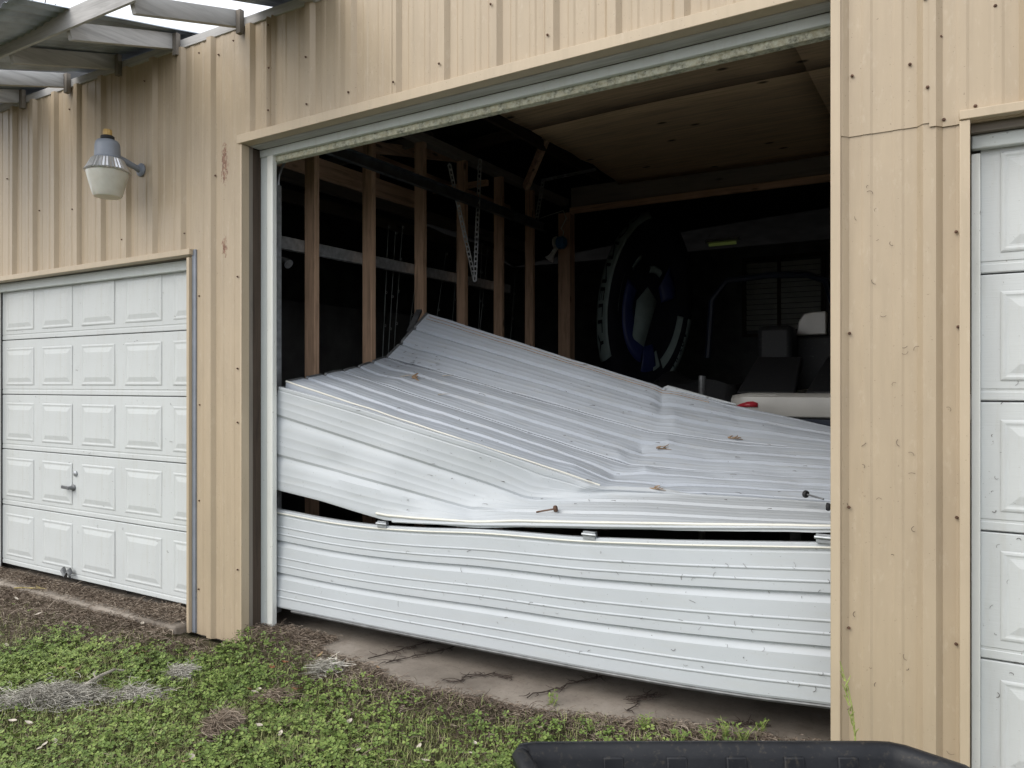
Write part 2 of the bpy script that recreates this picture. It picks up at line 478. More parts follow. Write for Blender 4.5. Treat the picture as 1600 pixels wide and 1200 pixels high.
# ------------------------------------------------------------------ building
XL, XR = at(384, 600, YW).x, at(1300, 600, YW).x       # main opening between trims
B = thing('garage_building', 'tan ribbed metal garage building with an open middle bay', 'building', (-2.2, YW, -0.15))

def wall_profile(x0, x1, ribs, sp):
    """corners of the sheet between x0 and x1: (x, how far proud of the wall plane)"""
    pts = []
    def trap(c, hb, ht, h):
        pts.extend([(c - hb, 0), (c - ht, h), (c + ht, h), (c + hb, 0)])
    for r in ribs:
        trap(r, 0.044, 0.022, 0.027)
        for k in (1, 2):
            trap(r + sp * (0.5 + (k - 1.5) * 0.34), 0.022, 0.012, 0.0036)
    pts = sorted(p for p in pts)
    xs = [p[0] for p in pts]; hs = [p[1] for p in pts]
    inner = [(x, h) for x, h in pts if x0 < x < x1]
    f = lambda x: float(np.interp(x, xs, hs))
    return [(x0, f(x0))] + inner + [(x1, f(x1))]
def wall_sheet(x0, x1, z0, z1, ribs, sp, m, proud=0.0, name='wall_panel'):
    pr = wall_profile(x0, x1, ribs, sp)
    zs = np.linspace(z0, z1, max(2, int((z1 - z0) / 0.35)))
    Pm = np.zeros((len(zs), len(pr), 3))
    for i, z in enumerate(zs):
        for j, (x, h) in enumerate(pr):
            w = 0.0022 * mnoise.noise(Vector((x * 3, z * 1.6, 5)))
            Pm[i, j] = (x, YW - h - proud + w, z)
    return MB().grid(Pm).build(name, M[m], B, solid=0.0025, angle=0)

WT = 3.865
ribsL = [-4.361 - 0.3135 * k for k in range(0, 13)]
ribsR = [-1.128 - 0.332 * k for k in range(-20, 9)] + [-3.985]
Z_LH, Z_MH, Z_RH = 2.445, 3.125, 2.565
XLD0, XLD1 = -7.30, at(300, 600, YW).x                 # left door opening
# left wall over the left door: sheets three ribs wide
bx = -8.1
laps = [-7.82] + [-4.361 - 0.3135 * k + 0.02 for k in (8, 5, 2)] + [XLD1]
for i in range(len(laps) - 1):
    wall_sheet(laps[i], laps[i + 1] + (0.016 if i < len(laps) - 2 else 0), Z_LH, WT, ribsL, 0.3135, 'tan', 0.003 * (i % 2))
wall_sheet(-7.82, XLD0 - 0.03, -0.14, Z_LH, ribsL, 0.3135, 'tan', 0.001)
wall_sheet(XLD1 + 0.002, XL - 0.002, -0.145, WT, ribsL, 0.3135, 'tan_rust', 0.004)
# header over the open bay
laps = [XL] + [-1.128 - 0.332 * k - 0.022 for k in (8, 5, 2)] + [XR]
for i in range(len(laps) - 1):
    wall_sheet(laps[i], laps[i + 1] + (0.016 if i < len(laps) - 2 else 0), 3.152, WT + 0.0, ribsR, 0.332, 'tan', 0.001 + 0.003 * (i % 2))
# pier right of the open bay and the wall over the right door
ribsP = [-0.135 + 0.333 * k for k in range(-3, 18)]
wall_sheet(XR, -0.028, -0.12, 2.572, ribsP, 0.333, 'tan', 0.0)
wall_sheet(XR, -0.118, 2.556, WT + 0.0, ribsP, 0.333, 'tan', 0.005)
wall_sheet(-0.136, 0.9, 2.54, WT + 0.0, ribsP, 0.333, 'tan', 0.008)
wall_sheet(0.88, 2.9, 2.54, WT + 0.0, ribsP, 0.333, 'tan', 0.004)
wall_sheet(2.88, 5.0, -0.12, WT + 0.0, ribsP, 0.333, 'tan', 0.001)
# lap seam: the torn lower edge is lifted a little
# trims ---------------------------------------------------------------
def trim_v(x0, x1, z0, z1, y0=YW - 0.042, y1=YW + 0.03):
    return MB().box(x0, x1, y0, y1, z0, z1).build('door_trim', M['tan_trim'], B, bevel=0.003)
trim_v(XL - 0.012, XL + 0.004, -0.17, Z_MH - 0.03, YW - 0.038, YW + 0.025)
trim_v(XR - 0.0, XR + 0.038, -0.12, WT + 0.0)
trim_v(XLD1 - 0.004, XLD1 + 0.022, -0.14, Z_LH - 0.035)
MB().box(XLD1 + 0.022, XLD1 + 0.058, YW - 0.018, YW + 0.01, -0.14, Z_LH + 0.02).build('door_trim', M['lamp_grey'], B, bevel=0.004)
trim_v(XLD0 - 0.04, XLD0, -0.14, Z_LH - 0.035)
trim_v(-0.035, 0.0, -0.12, Z_RH - 0.022)
def trim_h(x0, x1, za, zb, h=0.045):
    vs = [(x0, YW - 0.048, za), (x1, YW - 0.048, zb), (x1, YW + 0.03, zb), (x0, YW + 0.03, za)]
    vs += [(a, b, c + h) for a, b, c in vs]
    return MB().add(vs, [(0, 3, 2, 1), (4, 5, 6, 7), (0, 1, 5, 4), (1, 2, 6, 5), (2, 3, 7, 6), (3, 0, 4, 7)]).build('door_trim', M['tan_trim'], B, bevel=0.003)
trim_h(XL - 0.03, XR - 0.001, 3.098, 3.148, 0.056)
trim_h(XLD0 - 0.04, XLD1 + 0.035, Z_LH - 0.032, Z_LH - 0.018, 0.04)
trim_h(-0.035, 2.9, Z_RH - 0.02, Z_RH - 0.02, 0.035)
# main reveal: wood jamb boards, white stops, head
MB().box(XL - 0.09, XL, YW + 0.026, YW + 0.058, -0.15, 3.09).build('door_jamb', M['old_z'], B, bevel=0.002)
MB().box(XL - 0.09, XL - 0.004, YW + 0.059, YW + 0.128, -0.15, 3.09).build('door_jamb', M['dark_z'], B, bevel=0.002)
xa, xb, xc = at(408, 600, 3.53).x, at(418, 600, 3.53).x, at(427, 600, 3.53).x
MB().box(xa - 0.06, xb, 3.53, 3.56, -0.09, 3.07).build('door_stop', M['jamb_grey'], B, bevel=0.003)
MB().box(xb + 0.001, xc, 3.522, 3.562, -0.09, 3.06).build('door_stop', M['jamb_white'], B, bevel=0.006)
def slope_box(x0, x1, y0, y1, a0, a1, b0, b1):        # bottom a0->a1, top b0->b1 from x0 to x1
    vs = [(x0, y0, a0), (x1, y0, a1), (x1, y1, a1), (x0, y1, a0), (x0, y0, b0), (x1, y0, b1), (x1, y1, b1), (x0, y1, b0)]
    return MB().add(vs, [(0, 3, 2, 1), (4, 5, 6, 7), (0, 1, 5, 4), (1, 2, 6, 5), (2, 3, 7, 6), (3, 0, 4, 7)])
slope_box(XL, XR + 0.2, YW + 0.031, 3.519, 3.094, 3.144, 3.16, 3.21).build('head_board', M['silver_x'], B, bevel=0.002)
slope_box(xa - 0.02, XR + 0.2, 3.52, 3.55, 3.045, 3.095, 3.093, 3.143).build('head_stop', M['jamb_grey'], B, bevel=0.003)
slope_box(xa - 0.02, XR + 0.2, 3.551, 3.60, 3.008, 3.058, 3.09, 3.14).build('head_stop', M['mossy'], B, bevel=0.003)
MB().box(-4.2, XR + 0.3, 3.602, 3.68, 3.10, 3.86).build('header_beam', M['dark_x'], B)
# right side of the opening inside the wall
MB().box(XR + 0.04, XR + 0.40, YW + 0.01, 3.60, -0.09, 3.10).build('wall_post', M['old_z'], B)
# shell: side walls, back wall, roof
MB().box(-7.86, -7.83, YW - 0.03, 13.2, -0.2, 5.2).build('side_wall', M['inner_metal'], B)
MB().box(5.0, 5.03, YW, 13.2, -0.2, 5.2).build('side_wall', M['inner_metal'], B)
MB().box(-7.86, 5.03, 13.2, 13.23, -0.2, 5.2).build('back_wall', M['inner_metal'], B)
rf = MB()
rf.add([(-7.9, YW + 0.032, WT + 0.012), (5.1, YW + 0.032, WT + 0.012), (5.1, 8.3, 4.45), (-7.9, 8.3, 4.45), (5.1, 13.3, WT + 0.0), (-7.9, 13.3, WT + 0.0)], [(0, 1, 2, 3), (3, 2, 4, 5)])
rf.build('roof_deck', M['dark_boards'], B, solid=0.03, off=1)
MB().box(-7.85, 5.02, YW + 0.006, YW + 0.025, WT - 0.2, WT + 0.03).build('eave_closure', M['dark_boards'], B)
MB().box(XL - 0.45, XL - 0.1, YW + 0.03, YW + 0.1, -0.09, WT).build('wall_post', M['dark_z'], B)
MB().box(XLD1 + 0.01, XL - 0.46, YW + 0.03, YW + 0.05, -0.09, WT).build('wall_lining', M['dark_boards'], B)
MB().box(-7.8, XLD1, YW + 0.03, YW + 0.05, 2.50, WT).build('wall_lining', M['dark_boards'], B)
MB().box(XR + 0.1, 5.0, YW + 0.03, YW + 0.05, 2.60, WT).build('wall_lining', M['dark_boards'], B)
MB().box(2.9, 5.0, YW + 0.03, YW + 0.05, -0.1, 2.6).build('wall_lining', M['dark_boards'], B)

# interior framing --------------------------------------------------------
XS = -4.20
sy = [atx(u, 400, XS).y for u in (495, 584, 664, 729, 786, 834)]
for i, y in enumerate(sy):
    mm = M['stud_z']
    MB().box(XS - 0.10, XS, y - 0.026, y + 0.026, -0.075, 3.72).build('stud', mm, B, bevel=0.003)
yp = atx(892, 400, XS).y
MB().box(XS - 0.14, XS + 0.02, yp - 0.07, yp + 0.07, -0.075, 3.64).build('post', M['stud_z'], B, bevel=0.004)
MB().box(XS - 0.14, XS, 10.3, 10.36, -0.075, 3.64).build('stud', M['stud_z'], B)
MB().box(XS - 0.10, XS, 3.69, 8.4, 3.722, 3.80).build('top_plate', M['old_y'], B, bevel=0.003)
MB().box(XS - 0.16, XS - 0.105, 3.69, 7.2, 2.54, 2.63).build('girt', M['galv'], B, bevel=0.003)
MB().box(XS + 0.0, 4.9, 8.46, 8.56, 3.66, 3.95).build('ceiling_beam', M['old_x'], B, bevel=0.004)
MB().box(XS + 0.0, 4.9, 8.42, 8.459, 3.625, 3.70).build('ceiling_beam', M['stud_x'], B, bevel=0.003)
# plywood ceiling
px = [-3.54, -1.05, 1.4, 3.2, 4.9]
py = [3.70, 6.1, 8.45]
for i in range(4):
    for j in range(2):
        n = 10
        Pm = np.zeros((n, n, 3))
        for a in range(n):
            for b in range(n):
                x = px[i] + 0.001 + (px[i + 1] - px[i] - 0.002) * b / (n - 1); y = py[j] + 0.001 + (py[j + 1] - py[j] - 0.002) * a / (n - 1)
                sag = 0.0
                if i == 0: sag = 0.05 * (1 - b / (n - 1)) ** 2 * math.sin(PI * min(1, max(0, (y - 5.0) / 3.4))) + 0.0
                if i == 0 and b == 0: x += 0.05 * fbm(y, 1.0, 3.0) + 0.02 * fbm(y, 2.0, 14.0)
                Pm[a, b] = (x + (0.12 * math.sin(PI * (y - 5.05) / 3.4) * (1 - b / (n - 1)) if i == 0 else 0), y, 3.90 + 0.004 * math.sin(x * 2 + y) - sag)
        MB().grid(Pm[:, ::-1]).build('ceiling_sheet', M['ply'], B, solid=0.015, off=-1)
# ceiling joists and truss members above the left bay
for (X, z, h, y0, y1, mm) in ((-4.62, 3.33, 0.16, 3.75, 5.9, 'stud_y'), (-4.92, 3.69, 0.15, 4.2, 8.2, 'stud_y'), (-5.6, 3.55, 0.14, 3.7, 10, 'old_y'), (-3.80, 4.02, 0.10, 3.7, 8.4, 'dark_y'), (-6.4, 3.6, 0.14, 3.7, 11, 'old_y')):
    MB().box(X - 0.02, X + 0.02, y0, y1, z - h / 2, z + h / 2).build('truss_chord', M[mm], B, bevel=0.002)
for (p0, p1, w, h, mm) in (((-4.6, 4.55, 3.42), (-4.6, 4.55, 3.9), 0.09, 0.04, 'stud_z'), ((-4.85, 5.6, 3.4), (-4.85, 5.6, 3.95), 0.09, 0.04, 'stud_z'),
                           ((-4.9, 6.6, 3.60), (-4.22, 6.6, 3.60), 0.04, 0.06, 'stud_x'), ((-6.5, 4.6, 3.72), (-4.25, 4.6, 3.82), 0.04, 0.09, 'old_x'),
                           ((-6.5, 5.7, 3.72), (-4.25, 5.7, 3.82), 0.04, 0.09, 'old_x'), ((-7.7, 7.0, 3.9), (-3.6, 7.0, 4.25), 0.04, 0.12, 'dark_x'),
                           ((-4.12, 7.2, 3.66), (-3.75, 7.0, 4.1), 0.05, 0.09, 'stud_x'), ((-7.7, 5.2, 3.95), (-3.6, 5.2, 4.15), 0.04, 0.12, 'dark_x'),
                           ((-4.6, 5.0, 3.62), (-4.6, 6.8, 3.95), 0.04, 0.10, 'stud_y')):
    MB().beam(p0, p1, w, h).build('truss_web', M[mm], B, bevel=0.002)
# inner sheet wall of the left bay seen dimly between the studs
ws = []
Pm = np.zeros((2, 44, 3))
for j in range(44):
    y = 3.6 + j * 0.11
    Pm[0, j] = (-5.6 - (0.02 if j % 4 < 2 else 0), y, -0.08); Pm[1, j] = (-5.6 - (0.02 if j % 4 < 2 else 0), y, 2.35)
MB().grid(Pm).build('partition_panel', M['inner_metal'], B, solid=0.003)
# door track that stayed up
tk = thing('door_track', 'long dark overhead door track running back along the studs', 'door track', (-3.95, 3.8, 3.24))
zt = 3.235
ch = MB()
ch.box(-3.955, -3.95, 3.72, 7.3, zt - 0.045, zt + 0.045).box(-3.949, -3.91, 3.72, 7.3, zt + 0.040, zt + 0.045).box(-3.949, -3.91, 3.72, 7.3, zt - 0.045, zt - 0.040)
ch.build('track_channel', M['track'], tk, bevel=0.001)
def perforated(p0, p1, w=0.035, parent=None):
    """a strip with a row of real holes: two side rails joined by short bridges, folded to an angle"""
    p0, p1 = Vector(p0), Vector(p1); L = (p1 - p0).length; d = (p1 - p0).normalized()
    a = Vector((CA, SA, 0)); a = (a - d * a.dot(d)).normalized()
    m = MB(); n = max(3, int(L / 0.045))
    for sgn in (-1, 1): m.beam(p0 + a * sgn * w * 0.36, p1 + a * sgn * w * 0.36, w * 0.28, 0.003, up=a.cross(d))
    for i in range(n + 1):
        q = p0 + d * (L * i / n)
        m.beam(q - d * 0.009, q + d * 0.009, w * 0.46, 0.0028, up=a.cross(d))
    m.beam(p0 - a * w * 0.5 + Vector((0, 0.015, 0)), p1 - a * w * 0.5 + Vector((0, 0.015, 0)), 0.03, 0.003, up=a)
    return m.build('hanger', M['hanger'], parent)
perforated(atx(750, 250, -3.95), atx(742, 440, -3.95), 0.036, tk)
perforated(atx(702, 258, -4.0), atx(742, 440, -3.97), 0.034, tk)
perforated(atx(849, 281, -3.95), atx(838, 346, -3.95), 0.04, tk)
perforated(atx(848, 283, -3.95), at(930, 266, 7.6), 0.03, tk)
xt = at(434, 400, 3.68).x
ch = MB(); ch.box(xt, xt + 0.014, 3.66, 3.70, 0.0, 2.9).box(xt - 0.02, xt - 0.001, 3.66, 3.665, 0.0, 2.9)
arc = [(xt + 0.005, 3.68 + 0.38 * (1 - math.cos(t)), 2.9 + 0.33 * math.sin(t)) for t in np.linspace(0, PI / 2, 9)]
ch.tube(arc, 0.009, 6)
ch.build('track_channel', M['galv'], tk)

# screws on the front wall (a few pixels each)
sc = MB()
def screw(x, z, h=0.0, r=0.0055):
    sc.lathe([(r * 1.25, -h), (r * 1.25, -h - 0.002), (r * 0.75, -h - 0.0025), (r * 0.7, -h - 0.008)], (x, YW - 0.008, z), 6, 'y')
for u, v in ((1332, 121), (1422, 103), (1450, 142), (1475, 189), (1446, 5), (1524, 168), (1328, 522), (1327, 793), (1494, 364), (1497, 512), (1495, 809), (1494, 1006), (1327, 981), (1470, 60), (1555, 12)):
    p = at(u, v, YW); screw(p.x, p.z, 0.028 if (1437 < u < 1462) else 0.002)
for k in range(2, 12, 1):
    x = -1.128 - 0.332 * k
    for z in (3.27, 3.52, 3.80):
        if random.random() < 0.4: screw(x + random.uniform(-0.01, 0.01), z + random.uniform(-0.03, 0.03), 0.028)
for k in range(0, 9):
    x = -4.361 - 0.3135 * k
    for z in (2.62, 2.93, 3.3, 3.7):
        if random.random() < 0.5: screw(x + random.uniform(-0.11, 0.11), z + random.uniform(-0.04, 0.04), 0.001)
for z in (0.3, 0.95, 1.55, 2.2): screw(-4.48 + random.uniform(-0.01, 0.01), z + random.uniform(-0.2, 0.2), 0.001); screw(-4.10, z + 0.2 + random.uniform(-0.2, 0.2), 0.001)
kind(sc.build('wall_screws', M['rusty'], B), 'stuff')

# ------------------------------------------------------------------ raised panel doors
def panel_door(x0, ncol, pitch, zs, label, group=None, gap_y=3.50):
    n = len(zs) - 1
    D = bpy.data.objects.new('garage_door', None); C.objects.link(D)
    D.location = (x0 + ncol * pitch / 2, gap_y, zs[0]); ORG[D.name] = Vector(D.location)
    D.parent = B; D.matrix_parent_inverse = Matrix.Translation(-ORG[B.name]); D['label'] = label
    x1 = x0 + ncol * pitch
    pan = {}
    for i in range(n):
        z0, z1 = zs[i], zs[i + 1]
        g = 0.0035
        # section: flat skin with rolled top and bottom edges
        prof = [(z0 + g, 0.030), (z0 + g, 0.003), (z0 + g + 0.004, 0.0), (z0 + 0.035, 0.0), (z0 + 0.038, 0.003), (z0 + 0.046, 0.003), (z0 + 0.05, 0.0), (z1 - 0.05, 0.0), (z1 - g - 0.004, 0.0), (z1 - g, 0.003), (z1 - g, 0.030)]
        Pm = np.zeros((len(prof), 25, 3))
        for a, (z, d) in enumerate(prof):
            for b in range(25):
                x = x0 + (x1 - x0) * b / 24
                Pm[a, b] = (x, gap_y + d + 0.003 * mnoise.noise(Vector((x * 1.5, z * 2, 1))), z)
        sec = MB().grid(Pm).build('door_section', M['door_panel'], D, angle=30)
        ph = (z1 - z0) - 0.15
        for c in range(ncol):
            cx = x0 + pitch * (c + 0.5); cz = (z0 + z1) / 2 + 0.005
            hw = pitch * 0.5 - 0.065
            key = round(ph, 3)
            if key not in pan:
                m = MB(); rings = [(0, 0.0), (0.006, -0.003), (0.013, -0.004), (0.021, -0.0018), (0.028, -0.0015), (0.062, -0.0085), (0.066, -0.0085)]
                vs, fs = [], []
                for (ins, y) in rings:
                    a, b = hw - ins, ph / 2 - ins
                    vs += [(-a, y, -b), (a, y, -b), (a, y, b), (-a, y, b)]
                for r in range(len(rings) - 1):
                    for q in range(4):
                        fs.append((r * 4 + q, r * 4 + (q + 1) % 4, r * 4 + 4 + (q + 1) % 4, r * 4 + 4 + q))
                e = (len(rings) - 1) * 4
                fs.append((e, e + 1, e + 2, e + 3))
                m.add(vs, fs); pan[key] = m.mesh('raised_panel', M['door_panel'], 5)
            o = bpy.data.objects.new('raised_panel', pan[key]); C.objects.link(o)
            o.parent = D; o.matrix_parent_inverse = Matrix.Translation(-ORG[D.name])
            o.location = (cx, gap_y - 0.0022 + 0.003 * mnoise.noise(Vector((cx * 1.5, cz * 2, 1))), cz)
    MB().box(x0 - 0.01, x1 + 0.01, gap_y + 0.031, gap_y + 0.05, zs[0], zs[-1]).build('door_backing', M['steel_grey'], D)
    return D
ZL = [-0.015, 0.50, 0.985, 1.46, 1.93, 2.42]
LD = panel_door(-7.27, 5, 0.573, ZL, 'white raised-panel garage door with a lever handle, below the yard light')
# handle, lock cylinder and bent step plate on the left door
hp = at(113, 763, 3.49)
m = MB(); m.lathe([(0.028, 0.0), (0.028, -0.006), (0.017, -0.012), (0.013, -0.035), (0.016, -0.045)], (hp.x + 0.006, 3.497, hp.z), 14, 'y')
m.beam((hp.x + 0.015, 3.455, hp.z), (hp.x - 0.085, 3.452, hp.z + 0.006), 0.014, 0.024)
m.build('handle', M['steel_grey'], LD, bevel=0.003)
hp = at(117, 741, 3.49)
MB().lathe([(0.022, 0.0), (0.022, -0.008), (0.014, -0.012), (0.012, -0.013)], (hp.x, 3.497, hp.z), 14, 'y').build('lock', M['galv'], LD)
hp = at(108, 897, 3.48)
m = MB(); Pm = np.zeros((4, 9, 3))
for i in range(4):
    for j in range(9):
        Pm[i, j] = (hp.x - 0.06 + 0.125 * j / 8, 3.475 - 0.03 * math.sin(i * 0.9), hp.z + 0.03 - 0.045 * i / 3 + 0.02 * math.cos(j * 1.1))
m.grid(Pm).build('lift_plate', M['steel_grey'], LD, solid=0.004)
RD = panel_door(0.035, 5, 0.56, [-0.02, 0.485, 0.98, 1.483, 1.976, 2.51], 'white raised-panel garage door right of the tan pier', gap_y=3.50)
# jambs and heads of those doors (building)
MB().box(XLD0 - 0.03, XLD0 + 0.02, YW + 0.031, 3.495, -0.1, 2.42).build('door_stop', M['jamb_white'], B, bevel=0.003)
MB().box(XLD1 + 0.001, XLD1 + 0.05, YW + 0.031, 3.495, -0.1, 2.42).build('door_stop', M['old_z'], B)
MB().box(XLD0, XLD1, YW + 0.031, 3.495, Z_LH - 0.025, Z_LH + 0.03).build('head_board', M['old_x'], B)
MB().box(XLD0, XLD1 - 0.002, 3.455, 3.494, 2.345, 2.418).build('head_stop', M['jamb_grey'], B, bevel=0.006)
MB().box(0.003, 0.034, 3.47, 3.497, -0.1, 2.44).build('door_stop', M['jamb_white'], B, bevel=0.003)
MB().box(0.003, 2.9, YW + 0.031, 3.498, 2.512, 2.548).build('head_board', M['old_x'], B)
MB().box(0.003, 2.9, 3.462, 3.497, 2.455, 2.51).build('head_stop', M['jamb_grey'], B, bevel=0.006)
MB().box(2.84, 2.9, 3.44, 3.5, -0.1, 2.5).build('door_stop', M['jamb_white'], B)

# ------------------------------------------------------------------ the collapsed ribbed door
CD = thing('collapsed_garage_door', 'crumpled white ribbed garage door fallen into the open middle bay', 'garage door', (-2.2, 3.6, 0.0))
def rib_rows(md=0.0036, cut=0.026, ret=0.085):
    rows = [(0, -0.045), (0, -0.005), (0.008, 0.0), (0.045, 0.0), (0.052, -0.005), (0.060, -0.005), (0.068, 0.0)]
    def minor(s): rows.extend([(s, 0.0), (s + 0.007, md), (s + 0.012, md), (s + 0.022, 0.0)])
    def major(s): rows.extend([(s, 0.0), (s + cut, -0.021), (s + cut + 0.008, -0.021), (s + ret, 0.0)])
    minor(0.16); minor(0.235); major(0.31); minor(0.475); minor(0.555); major(0.64); minor(0.805); minor(0.88)
    rows += [(0.93, 0.0), (0.985, 0.0), (1.0, -0.005), (1.0, -0.045)]
    out = [rows[0]]
    for a, b in zip(rows, rows[1:]):
        if b[0] - a[0] > 0.035:
            out.append(((a[0] + b[0]) / 2, (a[1] + b[1]) / 2))
        out.append(b)
    return out
def curve_eval(pts, T, sm):
    """pts: [(t, Vector)]; piecewise linear through them, corners softened over sm"""
    ts = np.array([p[0] for p in pts]); co = np.array([tuple(p[1]) for p in pts])
    out = np.zeros((len(T), 3))
    ks = np.linspace(-sm, sm, 9); w = np.hanning(11)[1:-1]; w /= w.sum()
    for k in range(3):
        def f(x):
            y = np.interp(x, ts, co[:, k])
            sl0 = (co[1, k] - co[0, k]) / (ts[1] - ts[0]); sl1 = (co[-1, k] - co[-2, k]) / (ts[-1] - ts[-2])
            y = np.where(x < ts[0], co[0, k] + (x - ts[0]) * sl0, y)
            return np.where(x > ts[-1], co[-1, k] + (x - ts[-1]) * sl1, y)
        out[:, k] = sum(wi * f(T + d) for wi, d in zip(w, ks))
    return out
def lag(svals, s):
    c = []
    for i, a in enumerate(svals):
        v = 1.0
        for j, b in enumerate(svals):
            if i != j: v *= (s - b) / (a - b)
        c.append(v)
    return c
def door_section(curves, svals, mat, dents=(), T=None, sm=0.02, wob=0.004, seed=0, depth=1.0, minor_d=0.0046, cut=0.026, ret=0.085):
    T = np.linspace(0, 1, 220) if T is None else T
    cv = [curve_eval(c, T, sm) for c in curves]
    rows = rib_rows(minor_d, cut, ret)
    base = lambda s: sum(w * c for w, c in zip(lag(svals, s), cv))
    Pm = np.zeros((len(rows), len(T), 3))
    for i, (s, off) in enumerate(rows):
        b0 = base(s); ds = base(min(1, s + 0.02)) - base(max(0, s - 0.02)); dt = np.gradient(b0, axis=0)
        n = -np.cross(dt, ds); n /= np.linalg.norm(n, axis=1)[:, None] + 1e-9
        e = np.zeros(len(T))
        for (tc_, sc_, wt, wsd, amp) in dents:
            e += amp * np.exp(-np.abs((T - tc_) / wt) ** 1.3 - abs((s - sc_) / wsd) ** 1.5)
        for j, t in enumerate(T):
            e[j] += wob * mnoise.noise(Vector((t * 7, s * 2.5, seed))) + wob * 0.4 * mnoise.noise(Vector((t * 23, s * 5, seed + 4)))
        Pm[i] = b0 + n * (off * depth + e)[:, None]
    return MB().grid(Pm).build('door_section', M[mat], CD, angle=24), Pm
def cv(*pts):      # (t, u, v, Y)
    return [(p[0], at(p[1], p[2], p[3])) for p in pts]
UU = lambda u: (u - 422) / (1330 - 422)
# bottom section: bowed, right end lifted
s1t = cv(*[(UU(u), u, v, y) for u, v, y in ((422, 795, 3.60), (510, 812.5, 3.605), (576, 821, 3.61), (657, 826, 3.60), (748, 828, 3.59), (803, 832, 3.595), (900, 840.5, 3.60), (1050, 845.5, 3.61), (1300, 849, 3.61), (1330, 849.5, 3.61))])
s1b = cv(*[(UU(u), u, v, y) for u, v, y in ((424, 948, 3.575), (600, 984, 3.57), (800, 1023, 3.57), (925, 1047, 3.57), (1050, 1069, 3.57), (1175, 1088, 3.57), (1300, 1103, 3.57), (1330, 1108, 3.57))])
sec1, P1 = door_section([s1t, s1b], [0, 1], 'door_rib', sm=0.05, wob=0.0025, seed=1, cut=0.018, ret=0.066)
# second section: upright at the left, folded flat at the right
s2 = [cv((0, 434, 605, 3.58), (0.13, 554, 638, 3.62), (0.33, 742, 697, 3.73), (0.52, 945, 765, 3.97), (0.68, 1080, 772, 4.12), (1, 1330, 787, 4.25)),
      cv((0, 427, 655, 3.58), (0.22, 620, 716, 3.65), (0.43, 817, 780, 3.82), (0.62, 1010, 785, 3.95), (1, 1330, 803, 4.03)),
      cv((0, 424, 709, 3.58), (0.2, 590, 754, 3.61), (0.37, 738, 795, 3.72), (0.6, 1000, 801, 3.76), (1, 1330, 818, 3.82)),
      cv((0, 422, 764, 3.58), (0.09, 502, 784, 3.58), (0.16, 560, 802, 3.58), (0.215, 600, 814, 3.59), (0.36, 742, 819, 3.60), (0.6, 1000, 822, 3.60), (1, 1330, 824, 3.60))]
sec2, P2 = door_section(s2, [0, 0.36, 0.65, 1.0], 'door_rib', dents=((0.12, 0.60, 0.035, 0.10, -0.022), (0.165, 0.74, 0.035, 0.10, 0.016), (0.26, 0.88, 0.025, 0.14, -0.022), (0.45, 0.38, 0.02, 0.10, -0.014), (0.50, 0.06, 0.018, 0.10, 0.018), (0.38, 0.62, 0.02, 0.08, 0.014)), sm=0.010, wob=0.0035, seed=2, depth=0.55, minor_d=0.0022)
# third to fifth: lying back into the bay
h34 = cv((0, 537, 580, 4.20), (0.55, 985, 727, 4.45), (0.72, 1120, 737, 4.52), (1, 1330, 748, 4.60))
h45 = cv((0, 605, 558, 4.75), (0.30, 800, 613, 4.78), (0.60, 1022, 675, 4.85), (0.75, 1140, 690, 4.92), (1, 1330, 706, 4.97))
top = cv((0, 668, 490, 5.15), (0.36, 889, 560, 5.20), (0.62, 1041, 607, 5.25), (0.78, 1147, 633, 5.28), (1, 1330, 675, 5.32))
b3 = cv((0, 447, 597, 3.63), (0.1, 540, 629, 3.65), (0.3, 707, 683, 3.74), (0.52, 948, 763, 3.985), (0.68, 1080, 769, 4.135), (1, 1330, 784, 4.265))
h34b = [(t, p + Vector((0, -0.012, 0.0))) for t, p in h34]
h45b = [(t, p + Vector((0, -0.012, 0.0))) for t, p in h45]
sec3, P3 = door_section([h34b, b3], [0, 1], 'door_rib_dirty', dents=((0.53, 0.45, 0.022, 0.20, -0.030), (0.585, 0.2, 0.018, 0.14, 0.022), (0.47, 0.75, 0.025, 0.15, 0.018), (0.63, 0.7, 0.03, 0.12, -0.018), (0.20, 0.5, 0.04, 0.2, -0.010)), sm=0.007, wob=0.008, seed=3, minor_d=0.0014)
sec4, P4 = door_section([h45b, h34], [0, 1], 'door_rib_dirty', dents=((0.575, 0.55, 0.020, 0.22, -0.030), (0.63, 0.35, 0.018, 0.15, 0.022), (0.53, 0.85, 0.02, 0.14, 0.018), (0.70, 0.6, 0.03, 0.15, -0.012), (0.05, 0.4, 0.04, 0.5, -0.025), (0.10, 0.8, 0.02, 0.2, 0.015)), sm=0.007, wob=0.009, seed=4, minor_d=0.0014)
sec5, P5 = door_section([top, h45], [0, 1], 'door_rib_dirty', dents=((0.61, 0.3, 0.014, 0.3, -0.028), (0.64, 0.7, 0.02, 0.2, 0.018), (0.04, 0.7, 0.04, 0.3, -0.02), (0.78, 0.4, 0.02, 0.2, -0.01)), sm=0.006, wob=0.008, seed=5, minor_d=0.0014)
